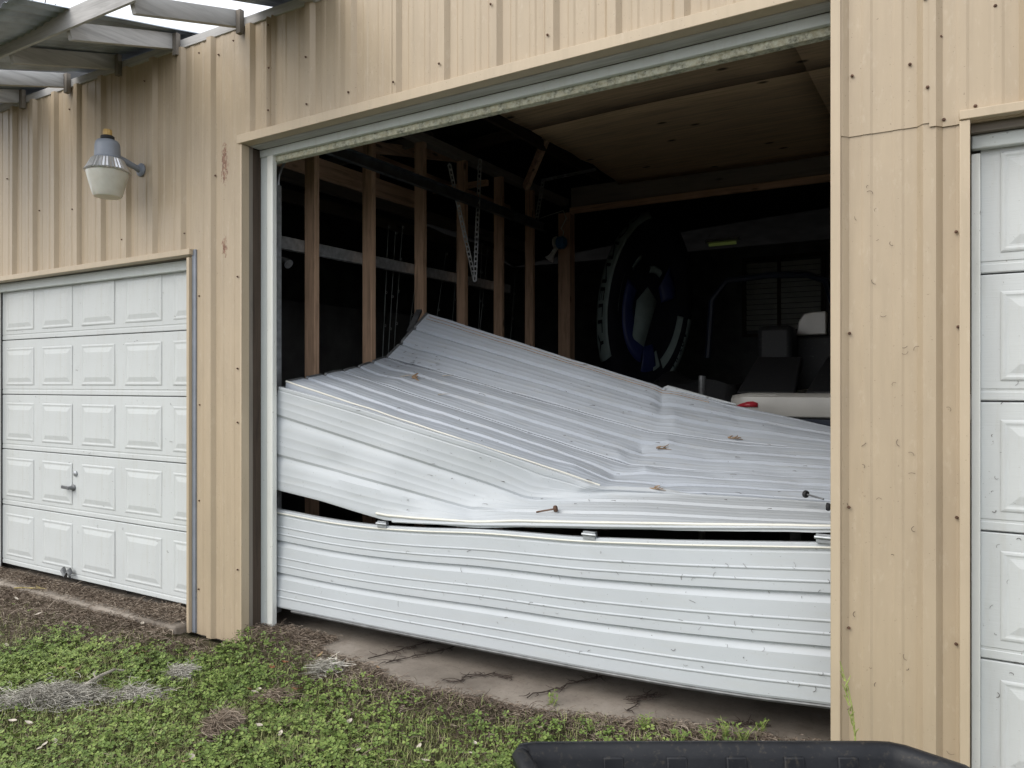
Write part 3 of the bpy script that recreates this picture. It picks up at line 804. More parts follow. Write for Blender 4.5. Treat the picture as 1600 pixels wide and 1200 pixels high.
# steel end stiles along the left edges
for Pm, sec in ((P3, sec3), (P4, sec4), (P5, sec5), (P2, sec2)):
    m = MB(); rows = Pm.shape[0]
    e = Pm[1:rows - 1, 0, :]; q = Pm[1:rows - 1, 3, :]
    nrm = np.cross(Pm[1:rows - 1, 3, :] - e, np.gradient(e, axis=0)); nrm = -nrm / (np.linalg.norm(nrm, axis=1)[:, None] + 1e-9)
    lft = e - q; lft /= np.linalg.norm(lft, axis=1)[:, None]
    rowsE = []
    for (a, b) in ((0.012, 0.006), (-0.010, 0.006), (-0.010, -0.055), (0.02, -0.055)):
        rowsE.append(e - lft * a + nrm * b)
    G = np.stack(rowsE, axis=1)
    m.grid(G)
    m.build('end_stile', M['steel_grey'], sec, solid=0.003)
# inside face of section two's left stile shows as a pale steel edge; loose strut poking up behind the top corner
m = MB(); m.beam(at(640, 520, 5.1), at(655, 486, 5.3), 0.05, 0.02); m.build('strut', M['steel_grey'], CD)
# top rail bump
m = MB()
tp = [at(u, v - 2, y) for u, v, y in ((1038, 610, 5.23), (1043, 609, 5.25), (1075, 617, 5.27), (1110, 626, 5.28), (1150, 635, 5.29))]
m.tube(tp, [0.012, 0.019, 0.016, 0.012, 0.006], 8).build('top_rail', M['door_rib'], CD)
for row, off in ((5, 0.0), (8, 0.002)):
    m = MB(); m.tube([Vector(P5[row, j]) + Vector((0, -0.001, 0.0005)) for j in range(2, 160, 4)], 0.0028, 5); m.build('stain_line', M['leaf_tan'], CD)  # brown stain along the top edge, built as thin raised lines
# lips of the gap: yellowed edges
def lip(Pm, row, name, dz, r, m='door_edge'):
    path = [Vector(Pm[row, j]) + Vector((0, -0.004, dz)) for j in range(0, Pm.shape[1], 5)]
    return path
m = MB(); m.tube(lip(P1, 3, '', -0.002, 0), 0.005, 6); m.build('edge_bead', M['door_edge'], CD)
m = MB(); m.tube([Vector(P2[-4, j]) + Vector((0, -0.006, 0.004)) for j in range(44, 220, 5)], 0.008, 6); m.build('edge_bead', M['door_edge'], CD)
m = MB(); m.tube([Vector(P2[-2, j]) + Vector((0, -0.002, -0.004)) for j in range(50, 220, 5)], 0.007, 6); m.build('edge_bead', M['door_rib'], CD)
m = MB(); m.tube([Vector(P3[-3, j]) + Vector((0, -0.006, 0.0)) for j in range(0, 116, 4)], 0.006, 6); m.build('edge_bead', M['door_edge'], CD)
m = MB(); m.tube([Vector(P1[-2, j]) + Vector((0, 0.015, -0.012)) for j in range(8, 220, 7)], 0.012, 6); m.build('bottom_seal', M['steel_grey'], CD)
# hinges between first and second section, rollers with stems
def hinge(u, v, Y):
    p = at(u, v, Y); m = MB()
    m.box(p.x - 0.034, p.x + 0.034, p.y - 0.006, p.y + 0.02, p.z - 0.022, p.z - 0.006)
    m.box(p.x - 0.034, p.x + 0.034, p.y - 0.006, p.y + 0.02, p.z + 0.010, p.z + 0.018)
    m.tube([(p.x - 0.04, p.y - 0.006, p.z + 0.003), (p.x + 0.04, p.y - 0.006, p.z + 0.003)], 0.008, 8)
    m.box(p.x - 0.036, p.x - 0.028, p.y - 0.004, p.y + 0.02, p.z - 0.005, p.z + 0.009).box(p.x + 0.028, p.x + 0.036, p.y - 0.004, p.y + 0.02, p.z - 0.005, p.z + 0.009)
    return m.build('hinge', M['galv'], CD, bevel=0.001)
hinge(597, 820, 3.60); hinge(921, 837, 3.60); hinge(1288, 842, 3.60)
def roller(u, v, Y, u2, v2, Y2, mat):
    p, q = at(u, v, Y), at(u2, v2, Y2); d = (q - p).normalized()
    m = MB(); r = 0.019
    m.tube([p - d * 0.010, p - d * 0.008, p - d * 0.003, p + d * 0.003, p + d * 0.008, p + d * 0.010], [r * 0.5, r * 0.9, r, r, r * 0.9, r * 0.5], 16)
    o = m.build('roller', M['rusty'] if mat else M['black_rubber'], CD)
    MB().tube([p + d * 0.009, q], 0.005, 6).build('stem', M['rusty'] if mat else M['steel_grey'], o)
roller(868, 796, 3.72, 838, 801, 3.70, 1)
roller(1259, 773, 4.05, 1287, 781, 4.0, 0)
roller(1294, 793, 3.88, 1318, 795, 3.88, 0)

# dry debris lying on the door
def strand(p, d, L, bend, r, m, n=5):
    d = Vector(d).normalized(); side = d.cross(Vector((0, 0, 1))).normalized()
    m.tube([Vector(p) + d * (L * i / n) + side * bend * math.sin(PI * i / n) + Vector((0, 0, 0.3 * bend * math.sin(3 * i / n))) for i in range(n + 1)], [r * (1 - 0.6 * i / n) for i in range(n + 1)], 5)
def on_door(u, v):
    """point on the fallen sections under this sight line"""
    best = None
    r = ray(u, v); rn = np.array(r)
    for Pm in (P2, P3, P4, P5):
        d = Pm - np.array([0, 0, EYE]); t = (d @ rn) / (rn @ rn); e = np.linalg.norm(d - t[..., None] * rn, axis=2)
        i = np.unravel_index(np.argmin(e), e.shape)
        if best is None or e[i] < best[0]: best = (e[i], Vector(Pm[i]))
    return best[1] + Vector((0, -0.004, 0.008))
p = on_door(645, 592)
tw = thing('oak_twig', 'small forked twig with dead leaf on the upper part of the fallen door', 'twig', p)
m = MB(); strand(p + Vector((-0.12, -0.03, 0)), (1, 0.3, 0.15), 0.15, 0.01, 0.006, m); m.build('stick', M['twig'], tw)
m = MB(); strand(p, (0.6, 0.5, 0.6), 0.05, 0.01, 0.012, m); strand(p, (0.9, -0.1, 0.2), 0.05, -0.01, 0.010, m); strand(p + Vector((0.02, 0, 0)), (0.5, 0.1, -0.4), 0.05, 0.01, 0.008, m); m.build('dead_leaf', M['leaf_tan'], tw)
for (u, v, lab) in ((685, 620, 'thin dark stick lying on the fallen door below the forked twig'), (693, 590, 'short dark stick on the fallen door right of the forked twig'), (1014, 765, 'brown leaf scrap on the fallen door near the rusty roller'), (1027, 703, 'brown bark strip at the crease of the fallen door'), (1138, 687, 'curled brown leaf on the right side of the fallen door')):
    p = on_door(u, v); m = MB()
    strand(p, (1, 0.15, -0.1 if u > 900 else 0.05), 0.09, 0.006, 0.004, m)
    if u > 900:
        for q_ in range(4): strand(p + Vector((random.uniform(-0.02, 0.06), random.uniform(-0.02, 0.02), 0.0)), (random.uniform(0.3, 1), random.uniform(-0.5, 0.5), random.uniform(0, 0.3)), random.uniform(0.02, 0.05), random.uniform(-0.012, 0.012), random.uniform(0.003, 0.006), m)
    o = m.build('bark_scrap', M['twig'] if u < 900 else M['leaf_tan']); tag(o, lab, 'twig')
m = MB()
for k in range(150):
    if k < 50: u, v = random.uniform(600, 700), random.uniform(540, 600)
    else: u, v = random.uniform(560, 1290), random.uniform(560, 800)
    p = on_door(u, v)
    if (p - at(u, v, p.y)).length > 0.03: continue
    strand(p, (random.uniform(-1, 1), random.uniform(-0.5, 0.5), random.uniform(-0.1, 0.1)), random.uniform(0.01, 0.04), 0.004, random.uniform(0.001, 0.002), m, 3)
kind(m.build('door_debris', M['vine']), 'stuff')
bpy.data.objects['door_debris']['label'] = 'scattered dry bits lying over the fallen white door'

# fine dark threads of moss and grass stuck to the pier and the doors
def hairs(n, region, name, parent):
    m = MB()
    for k in range(n):
        x, y, z = region(); a = random.uniform(0, 6.28); L = random.uniform(0.008, 0.034); b = random.uniform(-2.2, 2.2); p = [Vector((x, y, z))]
        for i in range(5):
            p.append(p[-1] + Vector((math.cos(a), -0.12 * (1 if i < 2 else -1), math.sin(a))) * L / 5); a += b / 5 * 1.6
        m.tube(p, random.uniform(0.0005, 0.0011), 4)
    kind(m.build(name, M['vine'], parent), 'stuff')
hairs(38, lambda: (random.uniform(XR + 0.05, -0.05), YW - 0.009 - random.choice((0, 0.0)), random.uniform(0.0, 2.5)), 'stuck_threads', B)
hairs(60, lambda: (random.uniform(0.06, 0.32), 3.497, random.uniform(0.0, 1.9)), 'stuck_threads', B)
hairs(60, lambda: (random.uniform(-7.2, -4.6), 3.496, random.uniform(0.0, 2.3)), 'stuck_threads', B)
def s1_region():
    i = random.randrange(8, P1.shape[0] - 3); j = min(P1.shape[1] - 1, int(P1.shape[1] * random.random() ** 0.6)); q = P1[i, j]; return (q[0], q[1] - 0.003, q[2])
hairs(70, s1_region, 'stuck_threads', CD)

# ------------------------------------------------------------------ lean-to roof remains
LT = thing('lean_to_roof', 'broken lean-to roof with grey rafters and bent metal sheets', 'roof', (-5.2, YW, WT))
for k, X in enumerate((-4.09, -4.735, -5.405, -6.07, -6.72, -3.42)):
    mm = 'silver_y'
    MB().beam((X, 2.65, 3.705), (X, YW - 0.0, 3.925), 0.040, 0.105).build('rafter', M[mm], LT, bevel=0.003)
MB().box(-7.4, -3.2, YW - 0.016, YW + 0.03, WT - 0.005, WT + 0.055).build('ledger', M['silver_x'], LT, bevel=0.003)
for X in (-4.09, -4.735, -5.405, -6.07, -6.72): MB().box(X + 0.022, X + 0.062, YW - 0.05, YW - 0.018, 3.81, 3.96).build('joist_hanger', M['old_z'], LT)
MB().beam((-7.6, 2.66, 3.795), (-4.02, 2.66, 3.795), 0.085, 0.045).build('purlin', M['silver_x'], LT, bevel=0.003)
MB().beam((-7.6, 2.625, 3.745), (-4.02, 2.625, 3.745), 0.018, 0.10).build('fascia_board', M['silver_x'], LT, bevel=0.002)
def corrugated(x0, x1, y0, y1, z0, z1, droop=0.0, curl=0.0):
    nx = int((x1 - x0) / 0.019); ny = 12
    Pm = np.zeros((ny, nx, 3))
    for i in range(ny):
        f = i / (ny - 1)
        for j in range(nx):
            g = j / (nx - 1); x = x0 + (x1 - x0) * g; y = y0 + (y1 - y0) * f
            Pm[i, j] = (x, y, z0 + (z1 - z0) * f + 0.010 * math.sin(x * 2 * PI / 0.076) - droop * (1 - g) * (1 - f) + curl * math.sin(g * 7) * (1 - f) ** 2)
    return MB().grid(Pm).build('roof_sheet', M['roof_metal'], LT, solid=0.0012, angle=70)
corrugated(-5.95, -4.66, 2.30, 3.60, 3.74, 4.04, 0.10, 0.02)
corrugated(-7.3, -6.42, 2.25, 3.60, 3.72, 4.04, 0.08, 0.02)
corrugated(-3.93, -3.25, 2.45, 3.60, 3.70, 4.04, 0.0, 0.02)

# ------------------------------------------------------------------ yard light
yc = at(168, 260, 3.14); YX, YY = yc.x, 3.14
zz = lambda v: EYE + (601 - v) * 5.34 / F
YL = thing('yard_light', 'grey dusk-to-dawn yard light with frosted globe on the tan wall', 'wall lamp', (YX, YW, zz(258)))
R0 = MB().lathe([(0.028, 0), (0.030, 0.012), (0.030, 0.04), (0.026, 0.048), (0.012, 0.05)], (YX, YY, zz(216)), 10); R0.build('photocell', M['brass'], YL)
MB().lathe([(0.044, 0), (0.044, 0.018), (0.036, 0.022), (0.035, 0.024)], (YX, YY, zz(220)), 20).build('gasket_ring', M['black_rubber'], YL)
zb = zz(251)
MB().lathe([(0.092, 0), (0.090, 0.006), (0.083, 0.012), (0.080, 0.09), (0.076, 0.112), (0.066, 0.126), (0.045, 0.133), (0.02, 0.134)], (YX, YY, zb), 32).build('housing', M['lamp_grey'], YL, angle=40)
MB().lathe([(0.142, -0.090), (0.145, -0.086), (0.140, -0.080), (0.136, -0.076), (0.102, -0.006), (0.094, 0.0), (0.03, 0.001)], (YX, YY, zb), 72, flute=0.035, nf=1).build('reflector', M['lamp_reflector'], YL, angle=10)
MB().lathe([(0.012, -0.268), (0.085, -0.262), (0.093, -0.250), (0.099, -0.235), (0.126, -0.135), (0.134, -0.100), (0.135, -0.091), (0.10, -0.088)], (YX, YY, zb), 40).build('globe', M['globe'], YL, angle=50)
m = MB(); m.tube([(YX, YY + 0.07, zb + 0.02), (YX, YY + 0.14, zb + 0.012), (YX, YY + 0.20, zb - 0.004), (YX, YW - 0.02, zb - 0.015)], [0.032, 0.024, 0.020, 0.026], 12)
m.build('arm', M['lamp_grey'], YL)
MB().lathe([(0.048, -0.0), (0.048, -0.010), (0.034, -0.02), (0.028, -0.022)], (YX, YW - 0.006, zb - 0.015), 18, 'y').build('wall_bracket', M['lamp_grey'], YL)

# ------------------------------------------------------------------ things inside the open bay
# ski boat, stern towards the opening
BT = thing('ski_boat', 'white ski boat with red flash and dark hull, parked behind the fallen door', 'boat', (-0.3, 7.5, SLAB))
yb = 5.75
def boat_ring(y, w, zk, zg, xc=-0.25):
    return [(xc - w, y, zg), (xc - w * 0.98, y, zg - 0.16), (xc - w * 0.93, y, zg - 0.42), (xc - w * 0.5, y, zk + 0.05), (xc, y, zk), (xc + w * 0.5, y, zk + 0.05), (xc + w * 0.93, y, zg - 0.42), (xc + w * 0.98, y, zg - 0.16), (xc + w, y, zg)]
st = [(yb, 1.19, 0.62, 1.44), (yb + 0.5, 1.22, 0.58, 1.45), (yb + 2.2, 1.26, 0.55, 1.47), (yb + 3.8, 1.05, 0.58, 1.55), (yb + 5.0, 0.55, 0.78, 1.62), (yb + 5.6, 0.08, 1.1, 1.66)]
G = np.array([boat_ring(*q) for q in st])
hm = MB(); hm.grid(G); hm.add([tuple(p) for p in G[0]], [tuple(range(9))]); hm.build('hull', M['boat_dark'], BT, angle=50)
dm = MB()
gw = []
for q in st:
    y, w, zk, zg = q; gw.append([(-0.25 - w - 0.02, y, zg - 0.10), (-0.25 - w - 0.01, y, zg + 0.015), (-0.25 - w + 0.03, y, zg + 0.03), (-0.25 - w * 0.80, y, zg + 0.035), (-0.25 - w * 0.78, y, zg - 0.2)])
dm.grid(np.array(gw)); gw2 = [[(-0.5 - p[0], p[1], p[2]) for p in r] for r in gw]; dm.grid(np.array(gw2))
dm.build('gunwale', M['gel_white'], BT, solid=0.01)
sm_ = MB()
xs0, xs1 = -1.53, 0.98
Pm = np.zeros((7, 25, 3))
for j in range(25):
    g = j / 24; x = xs0 + (xs1 - xs0) * g; rr = 0.03 * max(0, 1 - min(g, 1 - g) * 40)
    for i, (dy, z) in enumerate(((0.0, 1.30), (-0.02, 1.32), (-0.03, 1.40), (-0.02, 1.455), (0.02, 1.48), (0.14, 1.485), (0.4, 1.47))):
        Pm[i, j] = (x, yb + dy + rr, z - (rr * 0.5 if i > 2 else 0))
sm_.grid(Pm); sm_.build('transom_cap', M['gel_white'], BT, solid=0.01)
# red flash on the cap
q0, q1 = at(1148, 634, yb - 0.035), at(1184, 626, yb - 0.035)
pts = [(q0.x + (q1.x - q0.x) * g, yb - 0.034 - 0.0, q0.z - 0.012 + h) for g, h in ((0, 0.0), (1.0, 0.0), (1.0, 0.030), (0.8, 0.042), (0.55, 0.038), (0.25, 0.022))]
MB().add(pts, [tuple(range(6))[::-1]]).build('red_flash', M['red'], BT, solid=0.004)
# dark padded engine hatches, leaning up
def pad(u0, u1, v0, v1, y0, y1, mat, name, skew=0):
    a, b, c, d = at(u0, v1, y0), at(u1, v1, y0), at(u1 + skew, v0, y1), at(u0 + 34, v0, y1)
    m = MB(); n = Vector((0, -0.05, 0.03))
    vs = [a, b, c, d, a - n, b - n, c - n, d - n]
    m.add(vs, [(0, 1, 2, 3), (7, 6, 5, 4), (0, 4, 5, 1), (1, 5, 6, 2), (2, 6, 7, 3), (3, 7, 4, 0)])
    return m.build(name, M[mat], BT, bevel=0.015)
pad(1150, 1242, 558, 614, 5.9, 6.5, 'vinyl_dark', 'engine_hatch', 12)
pad(1258, 1400, 558, 614, 5.9, 6.5, 'vinyl_dark', 'engine_hatch', 12)
a, b = at(1182, 560, 7.2), at(1238, 508, 7.2)
MB().box(a.x, b.x, 7.2, 7.45, 0.9, b.z).build('seat', M['vinyl_dark'], BT, bevel=0.05)
a, b = at(1244, 525, 7.6), at(1291, 487, 7.6)
m = MB(); n = 14; vs = []
for (yy, k) in ((7.6, 1), (7.7, 0.96)):
    vs += [(a.x + (b.x - a.x) * x, yy, a.z + (b.z - a.z) * z * k) for x, z in ((0, 0), (1, 0), (1, 1), (0.55, 1.0), (0.25, 0.93), (0.08, 0.6))]
m.add(vs, [(0, 1, 2, 3, 4, 5)] + [(11, 10, 9, 8, 7, 6)] + [(i, i + 6, (i + 1) % 6 + 6, (i + 1) % 6) for i in range(6)])
m.build('seat_back', M['gel_white'], BT, bevel=0.012)
MB().box(a.x - 0.03, b.x + 0.3, 7.62, 7.9, 0.8, a.z - 0.002).build('seat', M['vinyl_dark'], BT, bevel=0.03)
tw_ = [at(u, v, y) for u, v, y in ((1105, 560, 8.4), (1112, 470, 8.4), (1135, 440, 8.4), (1200, 431, 8.4), (1262, 430, 8.4), (1290, 440, 8.3), (1330, 560, 8.2))]
MB().tube(tw_, 0.035, 8).build('tow_tower', M['boat_dark'], BT)
tr = MB(); tr.beam((-1.1, 5.9, 0.42), (-1.1, 11, 0.42), 0.08, 0.1).beam((0.6, 5.9, 0.42), (0.6, 11, 0.42), 0.08, 0.1).beam((-1.3, 8, 0.34), (0.8, 8, 0.34), 0.08, 0.08)
tr.beam((-1.1, 6.2, 0.45), (-0.7, 6.2, 0.66), 0.08, 0.08).beam((0.6, 6.2, 0.45), (0.2, 6.2, 0.66), 0.08, 0.08)
tr.build('trailer_frame', M['steel_grey'], BT)
for X in (-1.35, 0.85): MB().lathe([(0.12, -0.09), (0.30, -0.09), (0.33, -0.05), (0.33, 0.05), (0.30, 0.09), (0.12, 0.09)], (X, 8.0, SLAB + 0.33), 28, 'x').build('wheel', M['black_rubber'], BT)

# shelf carrying the towable tube
SH = thing('storage_shelf', 'rough timber shelf holding the big towable tube behind the post', 'shelf', (-3.5, 8.9, SLAB))
TC = at(1008, 482, 9.05); HZ, HX, TH = 1.18, 0.60, 0.20
zs_ = TC.z - HZ + 0.01
for X in (-3.98, -2.72):
    for Y in (8.66, 9.5): MB().box(X - 0.045, X + 0.045, Y - 0.045, Y + 0.045, SLAB, zs_ - 0.051).build('leg', M['dark_z'], SH)
for k in range(4): MB().box(-4.05, -2.62, 8.6 + k * 0.25, 8.84 + k * 0.25, zs_ - 0.05, zs_ - 0.004).build('plank', M['stud_x'], SH, bevel=0.003)

# big towable tube standing on its edge
TB = thing('towable_tube', 'large black and pale towable tube standing on edge with CONNELLY lettering', 'inflatable tube', (-3.45, 9.0, zs_))
tilt = math.radians(44)
fx = Vector((math.cos(tilt), math.sin(tilt), 0)).normalized()      # across the face
fn = Vector((fx.y, -fx.x, 0))                                            # out of the face, towards the door
def tube_pt(a, rad, off): return TC + fx * (math.cos(a) * HX * rad + 0.10 * math.sin(a) * rad) + Vector((0, 0, math.sin(a) * HZ * rad)) + fn * off
rings = [(0.15, 0.10), (0.45, 0.10), (0.62, 0.13), (0.78, 0.19), (0.90, 0.17), (0.975, 0.10), (1.0, 0.0), (0.975, -0.10), (0.90, -0.17), (0.7, -0.19), (0.3, -0.15)]
NA = 56
Pm = np.array([[tuple(tube_pt(2 * PI * j / NA, r, o)) for j in range(NA + 1)] for r, o in rings])
MB().grid(Pm).build('tube_body', M['tube_black'], TB, angle=60)
# pale rim band on the left side, towards the viewer
def band(a0, a1, r0, o0, r1, o1, name, mat, n=22, eps=0.006):
    rowsB = []
    for k in range(5):
        g = k / 4; r = r0 + (r1 - r0) * g; o = o0 + (o1 - o0) * g + 0.02 * math.sin(PI * g)
        rowsB.append([tuple(tube_pt(a0 + (a1 - a0) * j / n, r * 1.012, o + eps)) for j in range(n + 1)])
    return MB().grid(np.array(rowsB)).build(name, M[mat], TB, solid=0.004, off=0)
def rim(g):      # follows the bulge of the side wall
    return float(np.interp(g, (0, 0.35, 0.75, 1), (0.90, 0.975, 1.0, 0.99))), float(np.interp(g, (0, 0.35, 0.75, 1), (0.17, 0.10, 0.0, -0.06)))
rowsR = [[tuple(tube_pt(math.radians(98) + math.radians(116) * j / 30, rim(k / 6)[0] * 1.025, rim(k / 6)[1] * 1.04)) for j in range(31)] for k in range(7)]
MB().grid(np.array(rowsR)).build('rim_band', M['tube_white'], TB, solid=0.004, off=0)
band(math.radians(300), math.radians(352), 0.62, 0.145, 0.92, 0.16, 'rim_band', 'tube_white')
band(math.radians(150), math.radians(262), 0.30, 0.10, 0.58, 0.125, 'face_panel', 'tube_blue')
def text_mesh(body, size):
    cu = bpy.data.curves.new('txt', 'FONT'); cu.body = body; cu.size = size; cu.resolution_u = 2; cu.align_x = 'CENTER'; cu.align_y = 'CENTER'; cu.offset = 0.006 * size
    o = bpy.data.objects.new('txt', cu); C.objects.link(o)
    dg = bpy.context.evaluated_depsgraph_get(); dg.update()
    me = bpy.data.meshes.new_from_object(o.evaluated_get(dg))
    vs = [tuple(v.co) for v in me.vertices]; fs = [tuple(p.vertices) for p in me.polygons]
    bpy.data.objects.remove(o); bpy.data.curves.remove(cu); bpy.data.meshes.remove(me)
    return vs, fs
vs, fs = text_mesh('CONNELLY', 1.0)
L0 = max(abs(v[0]) for v in vs); H0 = max(v[1] for v in vs) or 1
m = MB(); out = []
for x, y, z in vs:
    a = math.radians(158) + math.radians(50) * (x / L0)                 # runs down the left rim, tops of letters outwards
    r, o = rim(0.42 + 0.22 * (y / H0))
    out.append(tube_pt(a, r * 1.045, o * 1.04))
m.add(out, fs); m.build('lettering', M['tube_black'], TB)
vs, fs = text_mesh('ULTRA', 1.0); L0 = max(abs(v[0]) for v in vs); H0 = max(v[1] for v in vs)
out = []
for x, y, z in vs:
    a = math.radians(328) + math.radians(15) * (x / L0); g = 0.4 - 0.22 * (y / H0)
    out.append(tube_pt(a, (0.62 + 0.30 * (1 - g)) * 1.012, 0.145 + 0.015 * (1 - g) + 0.03))
m = MB(); m.add(out, fs); m.build('lettering', M['tube_black'], TB)
for a0_, a1_, ra, rb, mt in ((60, 100, 0.35, 0.42, 'tube_white'), (118, 138, 0.55, 0.60, 'tube_white'), (150, 185, 0.66, 0.70, 'tube_white'), (200, 240, 0.66, 0.72, 'tube_blue'), (10, 50, 0.25, 0.55, 'tube_blue'), (262, 290, 0.40, 0.70, 'tube_blue'), (285, 297, 0.5, 0.8, 'tube_white')):
    band(math.radians(a0_), math.radians(a1_), ra, 0.11, rb, 0.135, 'face_panel', mt, 8, 0.012)
dpts = [tube_pt(math.radians(t), r, 0.135) for t, r in ((168, 0.30), (110, 0.22), (20, 0.16), (262, 0.42), (225, 0.46))]
MB().add(dpts, [(0, 1, 2, 3, 4)]).build('face_panel', M['tube_white'], TB, solid=0.005)

# clamp fan lamp on the post, small flood by the jamb
p = at(872, 382, yp - 0.2)
CL = thing('clamp_lamp', 'small white and blue clamp lamp hanging at the timber post', 'lamp', p)
MB().lathe([(0.05, -0.05), (0.075, -0.03), (0.078, 0.03), (0.05, 0.06)], (p.x + 0.04, p.y, p.z + 0.01), 18, 'x').build('motor_body', M['blue'], CL)
MB().lathe([(0.02, -0.10), (0.075, -0.085), (0.08, -0.06), (0.05, -0.055)], (p.x + 0.04, p.y, p.z + 0.015), 18, 'x').build('cap', M['white_plastic'], CL)
MB().tube([p + Vector((-0.02, 0, -0.04)), p + Vector((-0.07, 0, -0.11)), p + Vector((-0.10, 0, -0.15)), p + Vector((-0.125, 0, -0.18))], [0.028, 0.03, 0.04, 0.062], 14).build('nozzle', M['white_plastic'], CL)
MB().tube([p + Vector((0.06, 0, 0.06)), p + Vector((0.075, 0, 0.14)), p + Vector((0.04, 0, 0.18)), p + Vector((0.10, 0.02, 0.30)), p + Vector((0.02, 0.1, 0.42)), p + Vector((-0.3, 0.1, 0.36))], 0.006, 6).build('cord', M['white_plastic'], CL)
p = at(446, 408, 3.98)
FL = thing('flood_lamp', 'small grey horn-shaped floodlight just inside the left jamb', 'lamp', p)
MB().tube([p + Vector((-0.08, 0.0, 0.03)), p + Vector((-0.03, 0, 0.005)), p + Vector((0.01, 0, -0.012)), p + Vector((0.035, 0, -0.03))], [0.014, 0.016, 0.026, 0.036], 12).build('horn', M['steel_grey'], FL)
MB().beam(p + Vector((-0.08, 0, 0.03)), p + Vector((-0.12, 0.12, 0.035)), 0.02, 0.02).build('bracket', M['steel_grey'], FL)

# fishing rods leaning behind the studs
rods = [((607, 352), (596, 600)), ((618, 362), (604, 600)), ((629, 353), (612, 600)), ((655, 400), (628, 600)), ((697, 395), (668, 600)), ((716, 376), (700, 600)), ((762, 390), (742, 600)), ((753, 380), (745, 600)), ((806, 420), (792, 600))]
words = ['leftmost of the thin rods', 'second thin rod from the left', 'thin rod with a small bait, third from the left', 'thin rod close to the third stud', 'thin rod right of the third stud', 'thin rod just left of the fourth stud', 'thin rod leaning right of the fourth stud', 'short thin rod against the fourth stud', 'rightmost thin rod between the last studs']
for i, ((u0, v0), (u1, v1)) in enumerate(rods):
    X = -4.45 - 0.04 * (i % 3)
    a, b = atx(u0, v0, X), atx(u1, v1, X); d = (b - a); low = a + d * ((a.z - 0.0) / (a.z - b.z))
    T_ = thing('fishing_rod', words[i] + ' standing behind the studs', 'fishing rod', low, 'fishing rods leaning behind the studs')
    MB().tube([low, low + (a - low) * 0.5, a], [0.007, 0.005, 0.002], 6).build('rod_blank', M['rod'], T_)
    m = MB()
    for k in range(1, 8):
        q = low + (a - low) * (0.3 + 0.1 * k * 0.99)
        m.tube([q + Vector((0.012 + 0.010 * math.cos(t), 0, 0.010 * math.sin(t))) for t in np.linspace(0, 2 * PI, 9)], 0.0016, 4)
    m.build('line_guides', M['galv'], T_)['kind'] = 'stuff'
    MB().tube([low, low + (a - low) * 0.12], 0.013, 8).build('grip', M['black_rubber'], T_)
# back window with blinds, glowing strip in place of a daylight gap, covered heap
WN = thing('back_window', 'dim window with horizontal blinds in the rear wall above the boat', 'window', (-2.6, 13.17, 2.4))
a, b = at(1166, 518, 13.1), at(1282, 404, 13.1)
mid = at(1217, 500, 13.1).x
for (x0, x1) in ((a.x, mid - 0.03), (mid + 0.03, b.x)):
    n = 13
    for k in range(n):
        z = a.z + (b.z - a.z) * (k + 0.5) / n
        MB().beam((x0, 13.12, z), (x1, 13.12, z), 0.012, (b.z - a.z) / n * 0.86, up=(0, -0.25, 1)).build('slat', M['blind'], WN)
fr = MB()
for x in (a.x - 0.04, mid, b.x + 0.04): fr.box(x - 0.03, x + 0.03, 13.10, 13.19, a.z - 0.05, b.z + 0.05)
fr.box(a.x - 0.07, b.x + 0.07, 13.10, 13.19, b.z + 0.052, b.z + 0.1).box(a.x - 0.07, b.x + 0.07, 13.10, 13.19, a.z - 0.1, a.z - 0.052)
fr.build('frame', M['dark_z'], WN)
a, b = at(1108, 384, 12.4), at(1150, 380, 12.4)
SL = thing('daylight_strip', 'short faintly glowing greenish strip standing in for daylight under the dark rear ceiling', 'lamp', a)
MB().beam(a, b, 0.05, 0.04).build('tube', M['glow'], SL)  # glows for daylight entering at the wall top, not a lamp tube
MB().beam(a + Vector((-0.05, 0, 0.06)), b + Vector((0.05, 0, 0.06)), 0.1, 0.05).build('housing', M['white_plastic'], SL)  # made-up housing and hangers around the daylight strip
for q in (a, b): MB().tube([q + Vector((0, 0, 0.08)), q + Vector((0, 0, 4.1 - q.z))], 0.004, 5).build('added_chain', M['steel_grey'], SL)
Pm = np.zeros((14, 18, 3))
for i in range(14):
    for j in range(18):
        x = -2.9 + 1.35 * j / 17; y = 6.6 + 1.0 * i / 13
        ed = min(j, 17 - j, i, 13 - i) / 3
        Pm[i, j] = (x, y, SLAB + (1.62 + 0.22 * mnoise.noise(Vector((x * 2.2, y * 2.2, 2)))) * min(1, ed) ** 0.3)
o = MB().grid(Pm).build('tarp_heap', M['vinyl_dark'], angle=70); tag(o, 'dark dusty tarp draped over a heap beside the boat', 'tarp')
p = at(1097, 607, 6.3)
o = MB().tube([(p.x, 6.3, SLAB), (p.x, 6.3, p.z + 0.1)], 0.03, 10).build('pipe_stub', M['steel_grey']); tag(o, 'short grey upright pipe left of the boat', 'pipe')

